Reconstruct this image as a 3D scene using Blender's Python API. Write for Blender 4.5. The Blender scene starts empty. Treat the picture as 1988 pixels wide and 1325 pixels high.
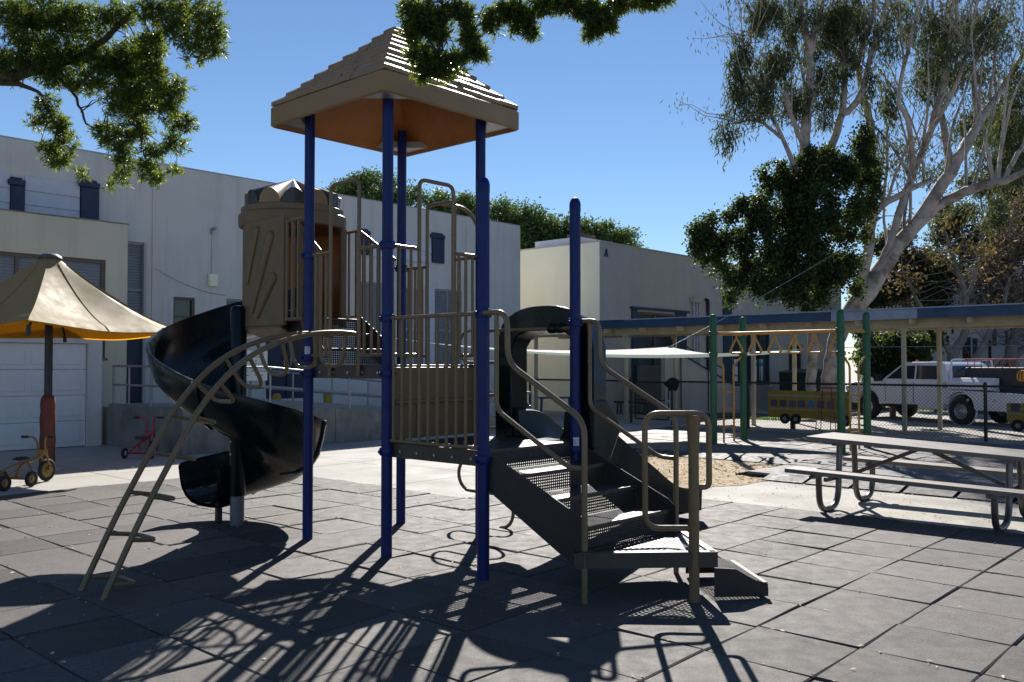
import bpy, bmesh, math, random
import numpy as np
from mathutils import Vector, Matrix, Quaternion
random.seed(7); np.random.seed(7)
R = math.radians
PI = math.pi
S = 1.067            # spacing of the play structure's posts
scene = bpy.context.scene
COL = scene.collection

# ------------------------------------------------------------------ camera
cam_d = bpy.data.cameras.new('camera')
cam_o = bpy.data.objects.new('camera', cam_d); COL.objects.link(cam_o)
CAM = (-4.602, -5.511, 1.532)
YAW, PITCH = 0.7358, 0.02633
cam_o.location = CAM
cam_o.rotation_euler = (PI/2 + PITCH, 0, YAW - PI/2)
cam_d.sensor_fit = 'HORIZONTAL'; cam_d.sensor_width = 36.0
cam_d.lens = 1729.06/1988*36.0
cam_d.clip_start = 0.05; cam_d.clip_end = 3000
scene.camera = cam_o

# ------------------------------------------------------------------ sky and sun
SUN_AZ, SUN_EL = R(38.1), R(34.5)
world = bpy.data.worlds.new('World'); scene.world = world; world.use_nodes = True
wn = world.node_tree.nodes; wl = world.node_tree.links
sky = wn.new('ShaderNodeTexSky'); sky.sky_type = 'NISHITA'; sky.sun_disc = False
sky.sun_elevation = SUN_EL; sky.sun_rotation = PI/2 - SUN_AZ
sky.altitude = 600; sky.air_density = 1.0; sky.dust_density = 0.0; sky.ozone_density = 5.0
wl.new(sky.outputs[0], wn['Background'].inputs[0]); wn['Background'].inputs[1].default_value = 0.066
sun_d = bpy.data.lights.new('sun', 'SUN'); sun_d.energy = 5.0; sun_d.angle = R(0.55); sun_d.color = (1.0, 0.955, 0.89)
sun_o = bpy.data.objects.new('sun', sun_d); COL.objects.link(sun_o)
sd = Vector((math.cos(SUN_EL)*math.cos(SUN_AZ), math.cos(SUN_EL)*math.sin(SUN_AZ), math.sin(SUN_EL)))
sun_o.rotation_euler = sd.to_track_quat('Z', 'Y').to_euler(); sun_o.location = (30, 25, 30)
vs = scene.view_settings
vs.view_transform = 'Standard'; vs.look = 'None'; vs.exposure = 0.75; vs.gamma = 1; vs.use_curve_mapping = False
scene.render.engine = 'CYCLES'
scene.cycles.use_denoising = True
scene.cycles.max_bounces = 8; scene.cycles.transparent_max_bounces = 12
scene.cycles.sample_clamp_indirect = 6

# ------------------------------------------------------------------ materials
MATS = {}
def mat(name, col, rough=0.6, metal=0.0, var=0.12, scale=6.0, bump=0.0, bscale=60.0, spec=0.5, coat=0.0, trans=0.0, tcol=None, island=0.0, objrand=0.0, fine=0.0, fscale=200, stain=None, stain_scale=1.5, stain_amt=0.5, slo=.52, shi=.72, streak=None, streak_amt=.3):
    if name in MATS: return MATS[name]
    m = bpy.data.materials.new(name); m.use_nodes = True
    nt = m.node_tree; N = nt.nodes; Lk = nt.links
    bs = N['Principled BSDF']; out = N['Material Output']
    bs.inputs['Roughness'].default_value = rough; bs.inputs['Metallic'].default_value = metal
    bs.inputs['Specular IOR Level'].default_value = spec
    if coat: bs.inputs['Coat Weight'].default_value = coat; bs.inputs['Coat Roughness'].default_value = 0.08
    tc = N.new('ShaderNodeTexCoord')
    cur = None
    def mixc(fac_sock, a, b, fac=None):
        mx = N.new('ShaderNodeMix'); mx.data_type = 'RGBA'
        if fac_sock is not None: Lk.new(fac_sock, mx.inputs[0])
        else: mx.inputs[0].default_value = fac
        for i, v in ((6, a), (7, b)):
            if isinstance(v, tuple): mx.inputs[i].default_value = v
            else: Lk.new(v, mx.inputs[i])
        return mx.outputs[2]
    def noise(sc, det=5, ro=0.6):
        n = N.new('ShaderNodeTexNoise'); n.inputs['Scale'].default_value = sc; n.inputs['Detail'].default_value = det; n.inputs['Roughness'].default_value = ro
        Lk.new(tc.outputs['Object'], n.inputs['Vector']); return n
    def ramp(sock, a, b):
        r = N.new('ShaderNodeMapRange'); r.inputs[1].default_value = a; r.inputs[2].default_value = b; Lk.new(sock, r.inputs[0]); return r.outputs[0]
    c4 = lambda c, k=1.0: (min(c[0]*k, 1), min(c[1]*k, 1), min(c[2]*k, 1), 1)
    if var > 0:
        n = noise(scale)
        cur = mixc(ramp(n.outputs['Fac'], 0.3, 0.7), c4(col, 1-var), c4(col, 1+var))
    else: cur = c4(col)
    if fine > 0:
        n2 = noise(fscale, 2, 0.7)
        mx = N.new('ShaderNodeMix'); mx.data_type = 'RGBA'; mx.blend_type = 'MULTIPLY'; mx.inputs[0].default_value = 1
        if isinstance(cur, tuple): mx.inputs[6].default_value = cur
        else: Lk.new(cur, mx.inputs[6])
        cc = mixc(ramp(n2.outputs['Fac'], 0.3, 0.7), (1-fine,)*3+(1,), (1+fine,)*3+(1,))
        Lk.new(cc, mx.inputs[7]); cur = mx.outputs[2]
    if stain is not None:
        n3 = noise(stain_scale, 6, 0.65)
        fr = ramp(n3.outputs['Fac'], slo, shi)
        ml = N.new('ShaderNodeMath'); ml.operation = 'MULTIPLY'; Lk.new(fr, ml.inputs[0]); ml.inputs[1].default_value = stain_amt
        cur = mixc(ml.outputs[0], cur, c4(stain))
    if streak is not None:
        mp = N.new('ShaderNodeMapping'); mp.inputs['Scale'].default_value = (2.2, 2.2, .16); Lk.new(tc.outputs['Object'], mp.inputs[0])
        n4 = N.new('ShaderNodeTexNoise'); n4.inputs['Scale'].default_value = 1.6; n4.inputs['Detail'].default_value = 7; n4.inputs['Roughness'].default_value = .68; Lk.new(mp.outputs[0], n4.inputs['Vector'])
        f4 = ramp(n4.outputs['Fac'], .5, .75); m4 = N.new('ShaderNodeMath'); m4.operation = 'MULTIPLY'; Lk.new(f4, m4.inputs[0]); m4.inputs[1].default_value = streak_amt
        cur = mixc(m4.outputs[0], cur, c4(streak))
    if objrand > 0 or island > 0:
        if island > 0:
            g = N.new('ShaderNodeNewGeometry'); rs = g.outputs['Random Per Island']; k = island
        else:
            g = N.new('ShaderNodeObjectInfo'); rs = g.outputs['Random']; k = objrand
        hs = N.new('ShaderNodeHueSaturation')
        mr = N.new('ShaderNodeMapRange'); Lk.new(rs, mr.inputs[0]); mr.inputs[3].default_value = 1-k; mr.inputs[4].default_value = 1+k
        Lk.new(mr.outputs[0], hs.inputs['Value'])
        if island > 0:
            m2 = N.new('ShaderNodeMapRange'); Lk.new(rs, m2.inputs[0]); m2.inputs[3].default_value = 0.535; m2.inputs[4].default_value = 0.475
            Lk.new(m2.outputs[0], hs.inputs['Hue'])
        if isinstance(cur, tuple): hs.inputs['Color'].default_value = cur
        else: Lk.new(cur, hs.inputs['Color'])
        cur = hs.outputs['Color']
    if isinstance(cur, tuple): bs.inputs['Base Color'].default_value = cur
    else: Lk.new(cur, bs.inputs['Base Color'])
    if var > 0:
        rr = noise(scale*2.3, 4)
        Lk.new(ramp_to(N, Lk, rr.outputs['Fac'], max(rough-0.1, 0.03), min(rough+0.1, 1)), bs.inputs['Roughness'])
    if bump > 0:
        nb = noise(bscale, 4, 0.65)
        b = N.new('ShaderNodeBump'); b.inputs['Strength'].default_value = bump; b.inputs['Distance'].default_value = 0.01
        Lk.new(nb.outputs['Fac'], b.inputs['Height']); Lk.new(b.outputs[0], bs.inputs['Normal'])
    if trans > 0:
        t = N.new('ShaderNodeBsdfTranslucent')
        if tcol is not None and (island > 0 or objrand > 0):
            mt = N.new('ShaderNodeMix'); mt.data_type = 'RGBA'; mt.blend_type = 'MULTIPLY'; mt.inputs[0].default_value = 1
            hsv = N.new('ShaderNodeHueSaturation'); hsv.inputs['Color'].default_value = c4(tcol)
            Lk.new(mr.outputs[0], hsv.inputs['Value']); Lk.new(hsv.outputs[0], t.inputs['Color'])
        elif tcol is not None: t.inputs['Color'].default_value = c4(tcol)
        elif not isinstance(cur, tuple): Lk.new(cur, t.inputs['Color'])
        ms = N.new('ShaderNodeMixShader'); ms.inputs[0].default_value = trans
        Lk.new(bs.outputs[0], ms.inputs[1]); Lk.new(t.outputs[0], ms.inputs[2]); Lk.new(ms.outputs[0], out.inputs[0])
    MATS[name] = m
    return m
def ramp_to(N, Lk, sock, a, b):
    r = N.new('ShaderNodeMapRange'); r.inputs[1].default_value = 0.25; r.inputs[2].default_value = 0.75
    r.inputs[3].default_value = a; r.inputs[4].default_value = b; Lk.new(sock, r.inputs[0]); return r.outputs[0]

tan_metal   = mat('tan_powder_coat', (.19, .127, .062), .36, var=.1, scale=9, stain=(.07, .04, .022), stain_scale=9, stain_amt=.6)
tan_plastic = mat('tan_plastic', (.165, .11, .054), .5, var=.1, scale=4, bump=.05, stain=(.16, .1, .06), stain_scale=3, stain_amt=.4)
roof_tan    = mat('roof_tan_plastic', (.27, .168, .076), .5, var=.1, scale=3, bump=.04, stain=(.13, .1, .07), stain_scale=2.2, stain_amt=.35)
roof_under  = mat('roof_underside_plastic', (.42, .16, .035), .5, var=.18, scale=2.5, stain=(.2, .07, .02), stain_scale=2, stain_amt=.5)
blue_metal  = mat('blue_post_paint', (.004, .017, .125), .42, var=.1, scale=3, spec=.3, coat=.0, stain=(.003, .007, .04), stain_scale=6, stain_amt=.5)
dark_coat   = mat('dark_vinyl_coat', (.026, .021, .02), .5, var=.15, scale=8, bump=.1, bscale=150)
brown_coat  = mat('brown_vinyl_coat', (.055, .041, .034), .45, var=.15, scale=8, bump=.06, bscale=150)
green_slide = mat('dark_green_plastic', (.003, .010, .011), .24, var=.15, scale=4, spec=.28, coat=.0, stain=(.008, .012, .012), stain_scale=3, stain_amt=.3)
dome_dark   = mat('dark_brown_dome', (.03, .024, .018), .28, var=.1)
galv        = mat('galvanized_steel', (.42, .44, .47), .5, metal=.8, var=.2, scale=14)
rubber      = mat('rubber_tile', (.09, .079, .072), .72, var=.2, scale=3.0, bump=.35, bscale=260, fine=.38, fscale=75, objrand=.3, stain=(.036, .032, .03), stain_scale=1.1, stain_amt=.7, spec=.32)
rubber_far  = mat('rubber_tile_far', (.09, .079, .072), .72, var=.2, scale=2.2, bump=.35, bscale=260, fine=.38, fscale=75, stain=(.036, .032, .03), stain_scale=.8, stain_amt=.7, spec=.32)
rubber_pad  = mat('rubber_pad_tile', (.125, .115, .11), .7, var=.25, scale=2.2, bump=.35, bscale=260, fine=.3, fscale=75, stain=(.06, .055, .05), stain_scale=.8, stain_amt=.7, spec=.4)
rubber_dark = mat('rubber_border', (.03, .028, .03), .7, var=.3, scale=5, bump=.3, bscale=150, fine=.3)
concrete    = mat('pale_concrete', (.37, .35, .31), .85, var=.1, scale=.7, bump=.12, bscale=90, fine=.1, fscale=120, stain=(.27, .25, .21), stain_scale=.55, stain_amt=.55)
road_conc   = mat('grey_paving', (.33, .31, .28), .85, var=.15, scale=.6, bump=.15, bscale=60, fine=.12, stain=(.2, .19, .17), stain_scale=.4, stain_amt=.5)
wall_conc   = mat('raw_concrete', (.22, .205, .19), .85, streak=(.08, .075, .07), streak_amt=.6, var=.25, scale=2, bump=.2, bscale=40, stain=(.1, .09, .08), stain_scale=1.6, stain_amt=.8)
dirt        = mat('dry_mulch', (.38, .285, .165), .95, var=.35, scale=7, bump=.7, bscale=60, fine=.35, fscale=90, stain=(.2, .15, .09), stain_scale=4, stain_amt=.5)
stucco      = mat('white_stucco', (.65, .62, .595), .9, streak=(.36, .34, .32), streak_amt=.42, var=.04, scale=.8, bump=.3, bscale=70, stain=(.45, .44, .44), stain_scale=.7, stain_amt=.4)
stucco_warm = mat('cream_stucco', (.64, .585, .46), .9, streak=(.4, .35, .27), streak_amt=.35, var=.05, scale=.8, bump=.3, bscale=70, stain=(.52, .48, .38), stain_scale=.6, stain_amt=.4)
stucco_yel  = mat('yellow_cream_stucco', (.9, .87, .68), .9, streak=(.68, .63, .48), streak_amt=.3, var=.04, scale=.8, bump=.25, bscale=70, stain=(.8, .77, .6), stain_scale=.5, stain_amt=.4)  # cream paint, brightened to carry light bounced onto the west wall
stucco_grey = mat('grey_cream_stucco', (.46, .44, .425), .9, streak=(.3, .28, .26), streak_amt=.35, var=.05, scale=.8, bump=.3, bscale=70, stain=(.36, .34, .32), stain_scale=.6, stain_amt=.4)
navy        = mat('navy_trim_paint', (.018, .03, .075), .55, var=.15)
teal        = mat('teal_trim_paint', (.02, .055, .085), .55, var=.2, scale=3)
fascia_m    = mat('blue_fascia_paint', (.022, .06, .125), .5, var=.25, scale=1.5, stain=(.05, .09, .14), stain_scale=1.2, stain_amt=.5)
roof_white  = mat('flaking_roof_edge', (.33, .35, .42), .7, var=.25, scale=3)
cream_paint = mat('cream_post_paint', (.5, .42, .29), .6, streak=(.25, .2, .13), streak_amt=.4, var=.12, scale=4, stain=(.3, .24, .15), stain_scale=3, stain_amt=.5)
white_paint = mat('white_door_paint', (.72, .70, .70), .5, var=.04)
white_board = mat('white_clapboard', (.58, .6, .66), .6, var=.06)
brown_frame = mat('brown_window_frame', (.13, .095, .075), .55, var=.15)
grey_frame  = mat('grey_window_frame', (.3, .32, .38), .55, var=.1)
glass       = mat('window_glass', (.025, .03, .04), .08, var=.0, spec=.8)
blinds      = mat('grey_blinds', (.2, .215, .25), .6, var=.12, scale=2)
steel_rail  = mat('grey_rail_paint', (.28, .29, .31), .35, metal=.5, var=.15)
black_metal = mat('black_vinyl_fence', (.008, .008, .009), .45, var=.1)
black_pole  = mat('black_pole', (.012, .012, .014), .4, var=.1)
red_pad     = mat('red_vinyl_pad', (.12, .022, .012), .6, var=.15, scale=5, bump=.2, bscale=25)
red_paint   = mat('red_paint', (.32, .012, .02), .3, var=.1, coat=.3)
yellow_paint= mat('yellow_paint', (.22, .12, .022), .45, var=.2, scale=8)
bus_yellow  = mat('bus_yellow_paint', (.45, .26, .02), .55, var=.15, scale=3, stain=(.3, .17, .03), stain_scale=2, stain_amt=.4)
bar_yellow  = mat('yellow_bar_paint', (.58, .29, .06), .4, var=.12, scale=7)
green_paint = mat('green_post_paint', (.004, .09, .028), .35, var=.12, scale=3, coat=.15)
tyre        = mat('tyre_rubber', (.012, .012, .013), .75, var=.15)
white_plast = mat('white_plastic', (.7, .7, .68), .4, var=.05)
black_plast = mat('black_plastic', (.012, .012, .013), .45, var=.1)
truck_white = mat('truck_white_paint', (.62, .65, .74), .3, var=.03, coat=.4)
wood_brown  = mat('weathered_plank', (.185, .16, .135), .6, var=.18, scale=5, bump=.15, bscale=60, fine=.15)
canopy_tan  = mat('tan_canopy_fabric', (.34, .255, .125), .55, var=.02, scale=2, trans=.16, tcol=(.6, .46, .22), spec=.1)
canopy_or   = mat('orange_canopy_lining', (.7, .3, .01), .7, var=.05, trans=.5, tcol=(.95, .45, .015))
sail_m      = mat('pale_green_sail', (.26, .32, .285), .7, var=.2, scale=8, trans=.3, tcol=(.42, .5, .45))
bark_euc    = mat('eucalyptus_bark', (.36, .31, .28), .85, var=.3, scale=2.2, bump=.3, bscale=8, stain=(.12, .09, .075), stain_scale=1.9, stain_amt=.8, slo=.5, shi=.62)
bark_dark   = mat('dark_bark', (.055, .042, .034), .9, var=.3, scale=5, bump=.4, bscale=30)
bark_red    = mat('reddish_bark', (.14, .085, .06), .9, var=.3, scale=3, bump=.4, bscale=20)
bark_grey   = mat('grey_bark', (.2, .175, .16), .9, var=.25, scale=3, bump=.3, bscale=20)
leaf_pine   = mat('fern_pine_leaf', (.03, .055, .014), .45, var=0, island=.5, trans=.38, tcol=(.3, .39, .035), spec=.4)
leaf_euc    = mat('eucalyptus_leaf', (.075, .09, .05), .75, var=0, island=.45, trans=.3, tcol=(.16, .18, .06), spec=.15)
leaf_ivy    = mat('ivy_leaf', (.03, .046, .014), .6, var=0, island=.65, trans=.3, tcol=(.13, .18, .025), spec=.3)
leaf_hedge  = mat('hedge_leaf', (.06, .11, .028), .6, var=0, island=.45, trans=.3, tcol=(.16, .24, .04))
leaf_back   = mat('distant_leaf', (.04, .055, .025), .6, var=0, island=.5, trans=.3, tcol=(.13, .15, .04))
leaf_brown  = mat('dry_brown_leaf', (.12, .08, .05), .7, var=0, island=.4, trans=.3, tcol=(.2, .13, .06))
leaf_gold   = mat('golden_leaf', (.12, .085, .03), .7, var=0, island=.5, trans=.3, tcol=(.2, .14, .04))
grass_m     = mat('grass_blade', (.05, .1, .02), .7, var=0, island=.4, trans=.35, tcol=(.16, .28, .03))
lawn_m      = mat('lawn_soil', (.06, .09, .025), .9, var=.3, scale=3)
litter_m    = mat('dry_leaf_litter', (.5, .42, .28), .8, var=0, island=.35)

# ------------------------------------------------------------------ mesh helpers
class MB:
    def __init__(s): s.v = []; s.f = []
    def add(s, vs, fs):
        o = len(s.v); s.v += [tuple(float(c) for c in p) for p in vs]; s.f += [tuple(i+o for i in f) for f in fs]; return s
    def box(s, x0, y0, z0, x1, y1, z1):
        if x0 > x1: x0, x1 = x1, x0
        if y0 > y1: y0, y1 = y1, y0
        if z0 > z1: z0, z1 = z1, z0
        return s.add([(x0,y0,z0),(x1,y0,z0),(x1,y1,z0),(x0,y1,z0),(x0,y0,z1),(x1,y0,z1),(x1,y1,z1),(x0,y1,z1)],
                     [(0,3,2,1),(4,5,6,7),(0,1,5,4),(1,2,6,5),(2,3,7,6),(3,0,4,7)])
    def bar(s, p0, p1, w, h, up=(0,0,1)):
        p0 = Vector(p0); p1 = Vector(p1); d = (p1-p0).normalized(); up = Vector(up)
        a = d.cross(up)
        if a.length < 1e-4: a = d.cross(Vector((1,0,0)))
        a.normalize(); b = a.cross(d).normalized(); a = a*w/2; b = b*h/2
        vs = [p-a-b for p in (p0,)]+[p0+a-b, p0+a+b, p0-a+b, p1-a-b, p1+a-b, p1+a+b, p1-a+b]
        return s.add(vs, [(0,3,2,1),(4,5,6,7),(0,1,5,4),(1,2,6,5),(2,3,7,6),(3,0,4,7)])
    def tube(s, pts, r, n=10, caps=True):
        P = [Vector(p[:3]) for p in pts]
        rs = [r]*len(P) if not isinstance(r, (list, tuple)) else list(r)
        T = []
        for i in range(len(P)):
            a = P[max(i-1, 0)]; b = P[min(i+1, len(P)-1)]
            t = (b-a); t = t.normalized() if t.length > 1e-9 else Vector((0,0,1)); T.append(t)
        ref = Vector((0,0,1)) if abs(T[0].z) < .9 else Vector((1,0,0))
        u = T[0].cross(ref).normalized(); vs = []; fs = []
        for i, p in enumerate(P):
            if i: 
                u = (u - T[i]*u.dot(T[i]))
                u = u.normalized() if u.length > 1e-6 else T[i].cross(ref).normalized()
            w = T[i].cross(u)
            for k in range(n):
                a = 2*PI*k/n; vs.append(p + (u*math.cos(a)+w*math.sin(a))*rs[i])
        for i in range(len(P)-1):
            for k in range(n):
                fs.append((i*n+k, i*n+(k+1)%n, (i+1)*n+(k+1)%n, (i+1)*n+k))
        if caps: fs += [tuple(range(n))[::-1], tuple((len(P)-1)*n+k for k in range(n))]
        return s.add(vs, fs)
    def cyl(s, p0, p1, r0, r1=None, n=14, caps=True): return s.tube([p0, p1], [r0, r0 if r1 is None else r1], n, caps)
    def lathe(s, prof, c=(0,0,0), n=24, a0=0, a1=2*PI, wob=None):
        full = abs(a1-a0-2*PI) < 1e-6; m = n if full else n+1; vs = []; fs = []
        for (r, z) in prof:
            for k in range(m):
                a = a0+(a1-a0)*k/n; vs.append((c[0]+r*math.cos(a), c[1]+r*math.sin(a), c[2]+z))
        for i in range(len(prof)-1):
            for k in range(n):
                k2 = (k+1) % m; fs.append((i*m+k, i*m+k2, (i+1)*m+k2, (i+1)*m+k))
        return s.add(vs, fs)
    def prism(s, poly, ext):
        n = len(poly); e = Vector(ext); P = [Vector(p) for p in poly]
        return s.add(P+[p+e for p in P], [tuple(range(n))[::-1], tuple(range(n, 2*n))]+[(i, (i+1) % n, n+(i+1) % n, n+i) for i in range(n)])
    def sheet(s, rows):
        n = len(rows[0]); vs = [p for r in rows for p in r]
        return s.add(vs, [(i*n+k, i*n+k+1, (i+1)*n+k+1, (i+1)*n+k) for i in range(len(rows)-1) for k in range(n-1)])
    def perf(s, o, u, v, nu, nv, hole=.68):
        # expanded metal sheet: every cell carries a real diamond hole
        o = Vector(o); u = Vector(u)/nu; v = Vector(v)/nv; vs = []; fs = []
        for i in range(nu):
            for j in range(nv):
                b = len(vs); q = o+u*i+v*j; c = q+u*.5+v*.5
                vs += [q, q+u, q+u+v, q+v, c-v*.5*hole, c+u*.5*hole, c+v*.5*hole, c-u*.5*hole]
                fs += [(b,b+1,b+4),(b+1,b+5,b+4),(b+1,b+2,b+5),(b+2,b+6,b+5),(b+2,b+3,b+6),(b+3,b+7,b+6),(b+3,b,b+7),(b,b+4,b+7)]
        return s.add(vs, fs)
    def ring(s, c, axis, R0, r, n=28, m=10):
        c = Vector(c); ax = Vector(axis).normalized(); u = ax.orthogonal().normalized(); w = ax.cross(u); vs = []; fs = []
        for i in range(n):
            a = 2*PI*i/n; d = u*math.cos(a)+w*math.sin(a)
            for k in range(m):
                b = 2*PI*k/m; vs.append(c+d*(R0+r*math.cos(b))+ax*r*math.sin(b))
        for i in range(n):
            for k in range(m): fs.append((i*m+k, ((i+1)%n)*m+k, ((i+1)%n)*m+(k+1)%m, i*m+(k+1)%m))
        return s.add(vs, fs)

def fillet(pts, rad, seg=6):
    P = [Vector(p) for p in pts]; out = [P[0]]
    for i in range(1, len(P)-1):
        a = (P[i-1]-P[i]); b = (P[i+1]-P[i]); la = a.length; lb = b.length
        r = min(rad, la*.48, lb*.48); p0 = P[i]+a/la*r; p1 = P[i]+b/lb*r
        for k in range(seg+1):
            t = k/seg; out.append(p0*(1-t)**2+P[i]*2*t*(1-t)+p1*t*t)
    out.append(P[-1]); return out
def smooth_path(pts, k=5):
    P = [np.array(p, float) for p in pts]; out = []
    for i in range(len(P)-1):
        a = P[max(i-1,0)]; b = P[i]; c = P[i+1]; d = P[min(i+2,len(P)-1)]
        for j in range(k):
            t = j/k; out.append(.5*((2*b)+(c-a)*t+(2*a-5*b+4*c-d)*t*t+(3*b-a-3*c+d)*t**3))
    out.append(P[-1]); return out

ORG = {}
def link(o, parent=None):
    COL.objects.link(o)
    if parent is not None: o.parent = parent
    return o
def empty(name, loc, rz=0.0, local=False):
    o = bpy.data.objects.new(name, None); o.empty_display_size = .2; COL.objects.link(o)
    o.location = loc; o.rotation_euler = (0, 0, rz)
    ORG[o.name] = (0,0,0) if local else tuple(loc)
    return o
def tag(o, label=None, cat=None, group=None, kind=None):
    if label: o['label'] = label
    if cat: o['category'] = cat
    if group: o['group'] = group
    if kind: o['kind'] = kind
    return o
def thing(name, label, cat, loc, rz=0.0, group=None, local=False):
    return tag(empty(name, loc, rz, local), label, cat, group)
def finish(me, smooth, ang=38):
    if smooth:
        me.polygons.foreach_set('use_smooth', np.ones(len(me.polygons), bool))
        me.set_sharp_from_angle(angle=R(ang))
    me.update()
def obj(name, mb, material, parent=None, smooth=True, bevel=0.0, label=None, ang=38, org=None):
    me = bpy.data.meshes.new(name)
    o3 = ORG[parent.name] if parent is not None else (org or (0,0,0))
    vv = np.array(mb.v, float) - np.array(o3)
    me.from_pydata(vv.tolist(), [], mb.f); me.validate()
    me.materials.append(material)
    finish(me, smooth, ang)
    o = bpy.data.objects.new(name, me); link(o, parent)
    ORG[o.name] = tuple(o3)
    if parent is None and org: o.location = org
    if bevel:
        b = o.modifiers.new('bevel', 'BEVEL'); b.width = bevel; b.segments = 2; b.limit_method = 'ANGLE'; b.angle_limit = R(40)
    if label: o['label'] = label
    return o
def grp(name, parent):
    o = bpy.data.objects.new(name, None); o.empty_display_size = .1; link(o, parent); ORG[o.name] = ORG[parent.name]; return o
def copy_tree(o, parent=None):
    c = o.copy(); COL.objects.link(c); c.parent = parent
    for ch in o.children: copy_tree(ch, c)
    return c
def struct(name, mb, material, smooth=False, parent=None):
    o = obj(name, mb, material, parent, smooth)
    if parent is None: o['kind'] = 'structure'
    return o
def raw_mesh(name, V, quads=None, tris=None, material=None, parent=None):
    me = bpy.data.meshes.new(name); V = np.asarray(V, np.float32)
    if parent is not None: V = V - np.array(ORG[parent.name], np.float32)
    me.vertices.add(len(V)); me.vertices.foreach_set('co', V.ravel())
    F = quads if quads is not None else tris; k = F.shape[1]
    me.loops.add(F.size); me.loops.foreach_set('vertex_index', F.astype(np.int32).ravel())
    me.polygons.add(len(F)); me.polygons.foreach_set('loop_start', (np.arange(len(F))*k).astype(np.int32))
    me.polygons.foreach_set('loop_total', np.full(len(F), k, np.int32))
    me.update(calc_edges=True); me.materials.append(material)
    o = bpy.data.objects.new(name, me); link(o, parent); ORG[o.name] = ORG[parent.name] if parent is not None else (0,0,0)
    return o
def unit(a): return a/np.maximum(np.linalg.norm(a, axis=-1, keepdims=True), 1e-9)
def leaf_mesh(name, base, d, L, Wd, material, parent, droop=0.0):
    # one bent diamond blade per leaf
    n = len(base); d = unit(d); rnd = np.random.normal(size=(n, 3)); side = unit(np.cross(d, rnd)); nrm = np.cross(side, d)
    L = np.asarray(L).reshape(-1, 1)*np.ones((n, 1)); Wd = np.asarray(Wd).reshape(-1, 1)*np.ones((n, 1))
    mid = base+d*L*.45+nrm*L*.06
    tip = base+d*L-nrm*L*.04-np.array([0,0,1.0])*L*droop
    V = np.stack([base, mid+side*Wd*.5, tip, mid-side*Wd*.5], 1).reshape(-1, 3)
    F = np.arange(n*4).reshape(-1, 4)
    return raw_mesh(name, V, quads=F, material=material, parent=parent)
def in_blobs(bl, n, power=.5, fill=1.0):
    B = np.array(bl); vol = B[:, 3]**2*B[:, 4]; vol = vol**.8
    idx = np.random.choice(len(B), n, p=vol/vol.sum())
    u = unit(np.random.normal(size=(n, 3))); r = np.random.rand(n, 1)**power*fill
    rad = np.stack([B[idx, 3], B[idx, 3], B[idx, 4]], 1)
    return B[idx, :3]+u*r*rad, u

# ------------------------------------------------------------------ tree skeletons and crown volumes (metres)
EUC1_LIMBS = [[(23.85, 6.36, -0.45, 0.302), (23.83, 6.34, 0.66, 0.277), (23.9, 6.22, 1.83, 0.285), (24.15, 5.91, 2.84, 0.352), (24.62, 5.34, 3.93, 0.369), (25.17, 4.68, 5.19, 0.285), (25.71, 4.04, 6.28, 0.26), (26.36, 3.27, 7.79, 0.226), (28.04, 2.84, 9.65, 0.174), (29.81, 2.29, 11.53, 0.126), (31.63, 1.68, 13.71, 0.083)], [(25.17, 4.68, 5.19, 0.252), (25.77, 3.98, 6.23, 0.201), (26.27, 3.41, 6.83, 0.184), (25.9, 2.31, 7.13, 0.178), (25.33, 1.45, 7.09, 0.125), (25.02, 0.29, 7.52, 0.098)], [(24.69, 5.26, 4.08, 0.252), (25.03, 4.84, 5.19, 0.168), (25.29, 4.5, 6.53, 0.151), (25.58, 4.13, 7.87, 0.143), (25.85, 3.78, 8.96, 0.126), (26.14, 3.41, 10.39, 0.101), (26.33, 3.13, 12.06, 0.084), (26.43, 2.95, 13.91, 0.059)], [(24.36, 5.65, 3.34, 0.285), (24.6, 5.32, 5.02, 0.201), (24.65, 5.23, 6.03, 0.201), (24.82, 5.02, 6.63, 0.151), (25.37, 4.39, 7.13, 0.126), (25.86, 3.83, 7.5, 0.084)], [(24.65, 5.23, 6.03, 0.168), (24.64, 5.17, 7.87, 0.143), (25.09, 5.35, 9.51, 0.145), (24.86, 5.56, 10.62, 0.119), (24.29, 5.4, 11.56, 0.092), (24.54, 5.08, 12.73, 0.075), (24.61, 4.96, 14.07, 0.05)], [(26.36, 3.27, 7.79, 0.168), (27.25, 3.71, 9.48, 0.13), (27.07, 3.84, 11.21, 0.104), (27.3, 3.53, 12.77, 0.078), (27.36, 3.39, 14.51, 0.052)], [(28.04, 2.84, 9.65, 0.121), (27.89, 2.94, 11.21, 0.095), (28.03, 2.72, 12.77, 0.069), (28.29, 2.36, 14.51, 0.052)], [(25.58, 4.13, 7.87, 0.117), (24.36, 3.93, 9.19, 0.089), (24.16, 4.13, 9.92, 0.081), (24.35, 3.86, 11.54, 0.065), (24.69, 3.41, 13.32, 0.049)], [(25.33, 1.45, 7.09, 0.094), (25.58, 1.15, 7.9, 0.078), (26.13, 0.49, 9.15, 0.062)], [(25.85, 3.78, 8.96, 0.084), (25.3, 2.86, 10.08, 0.073), (25.6, 2.48, 11.54, 0.057), (25.78, 2.2, 13.32, 0.04)]]
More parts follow.
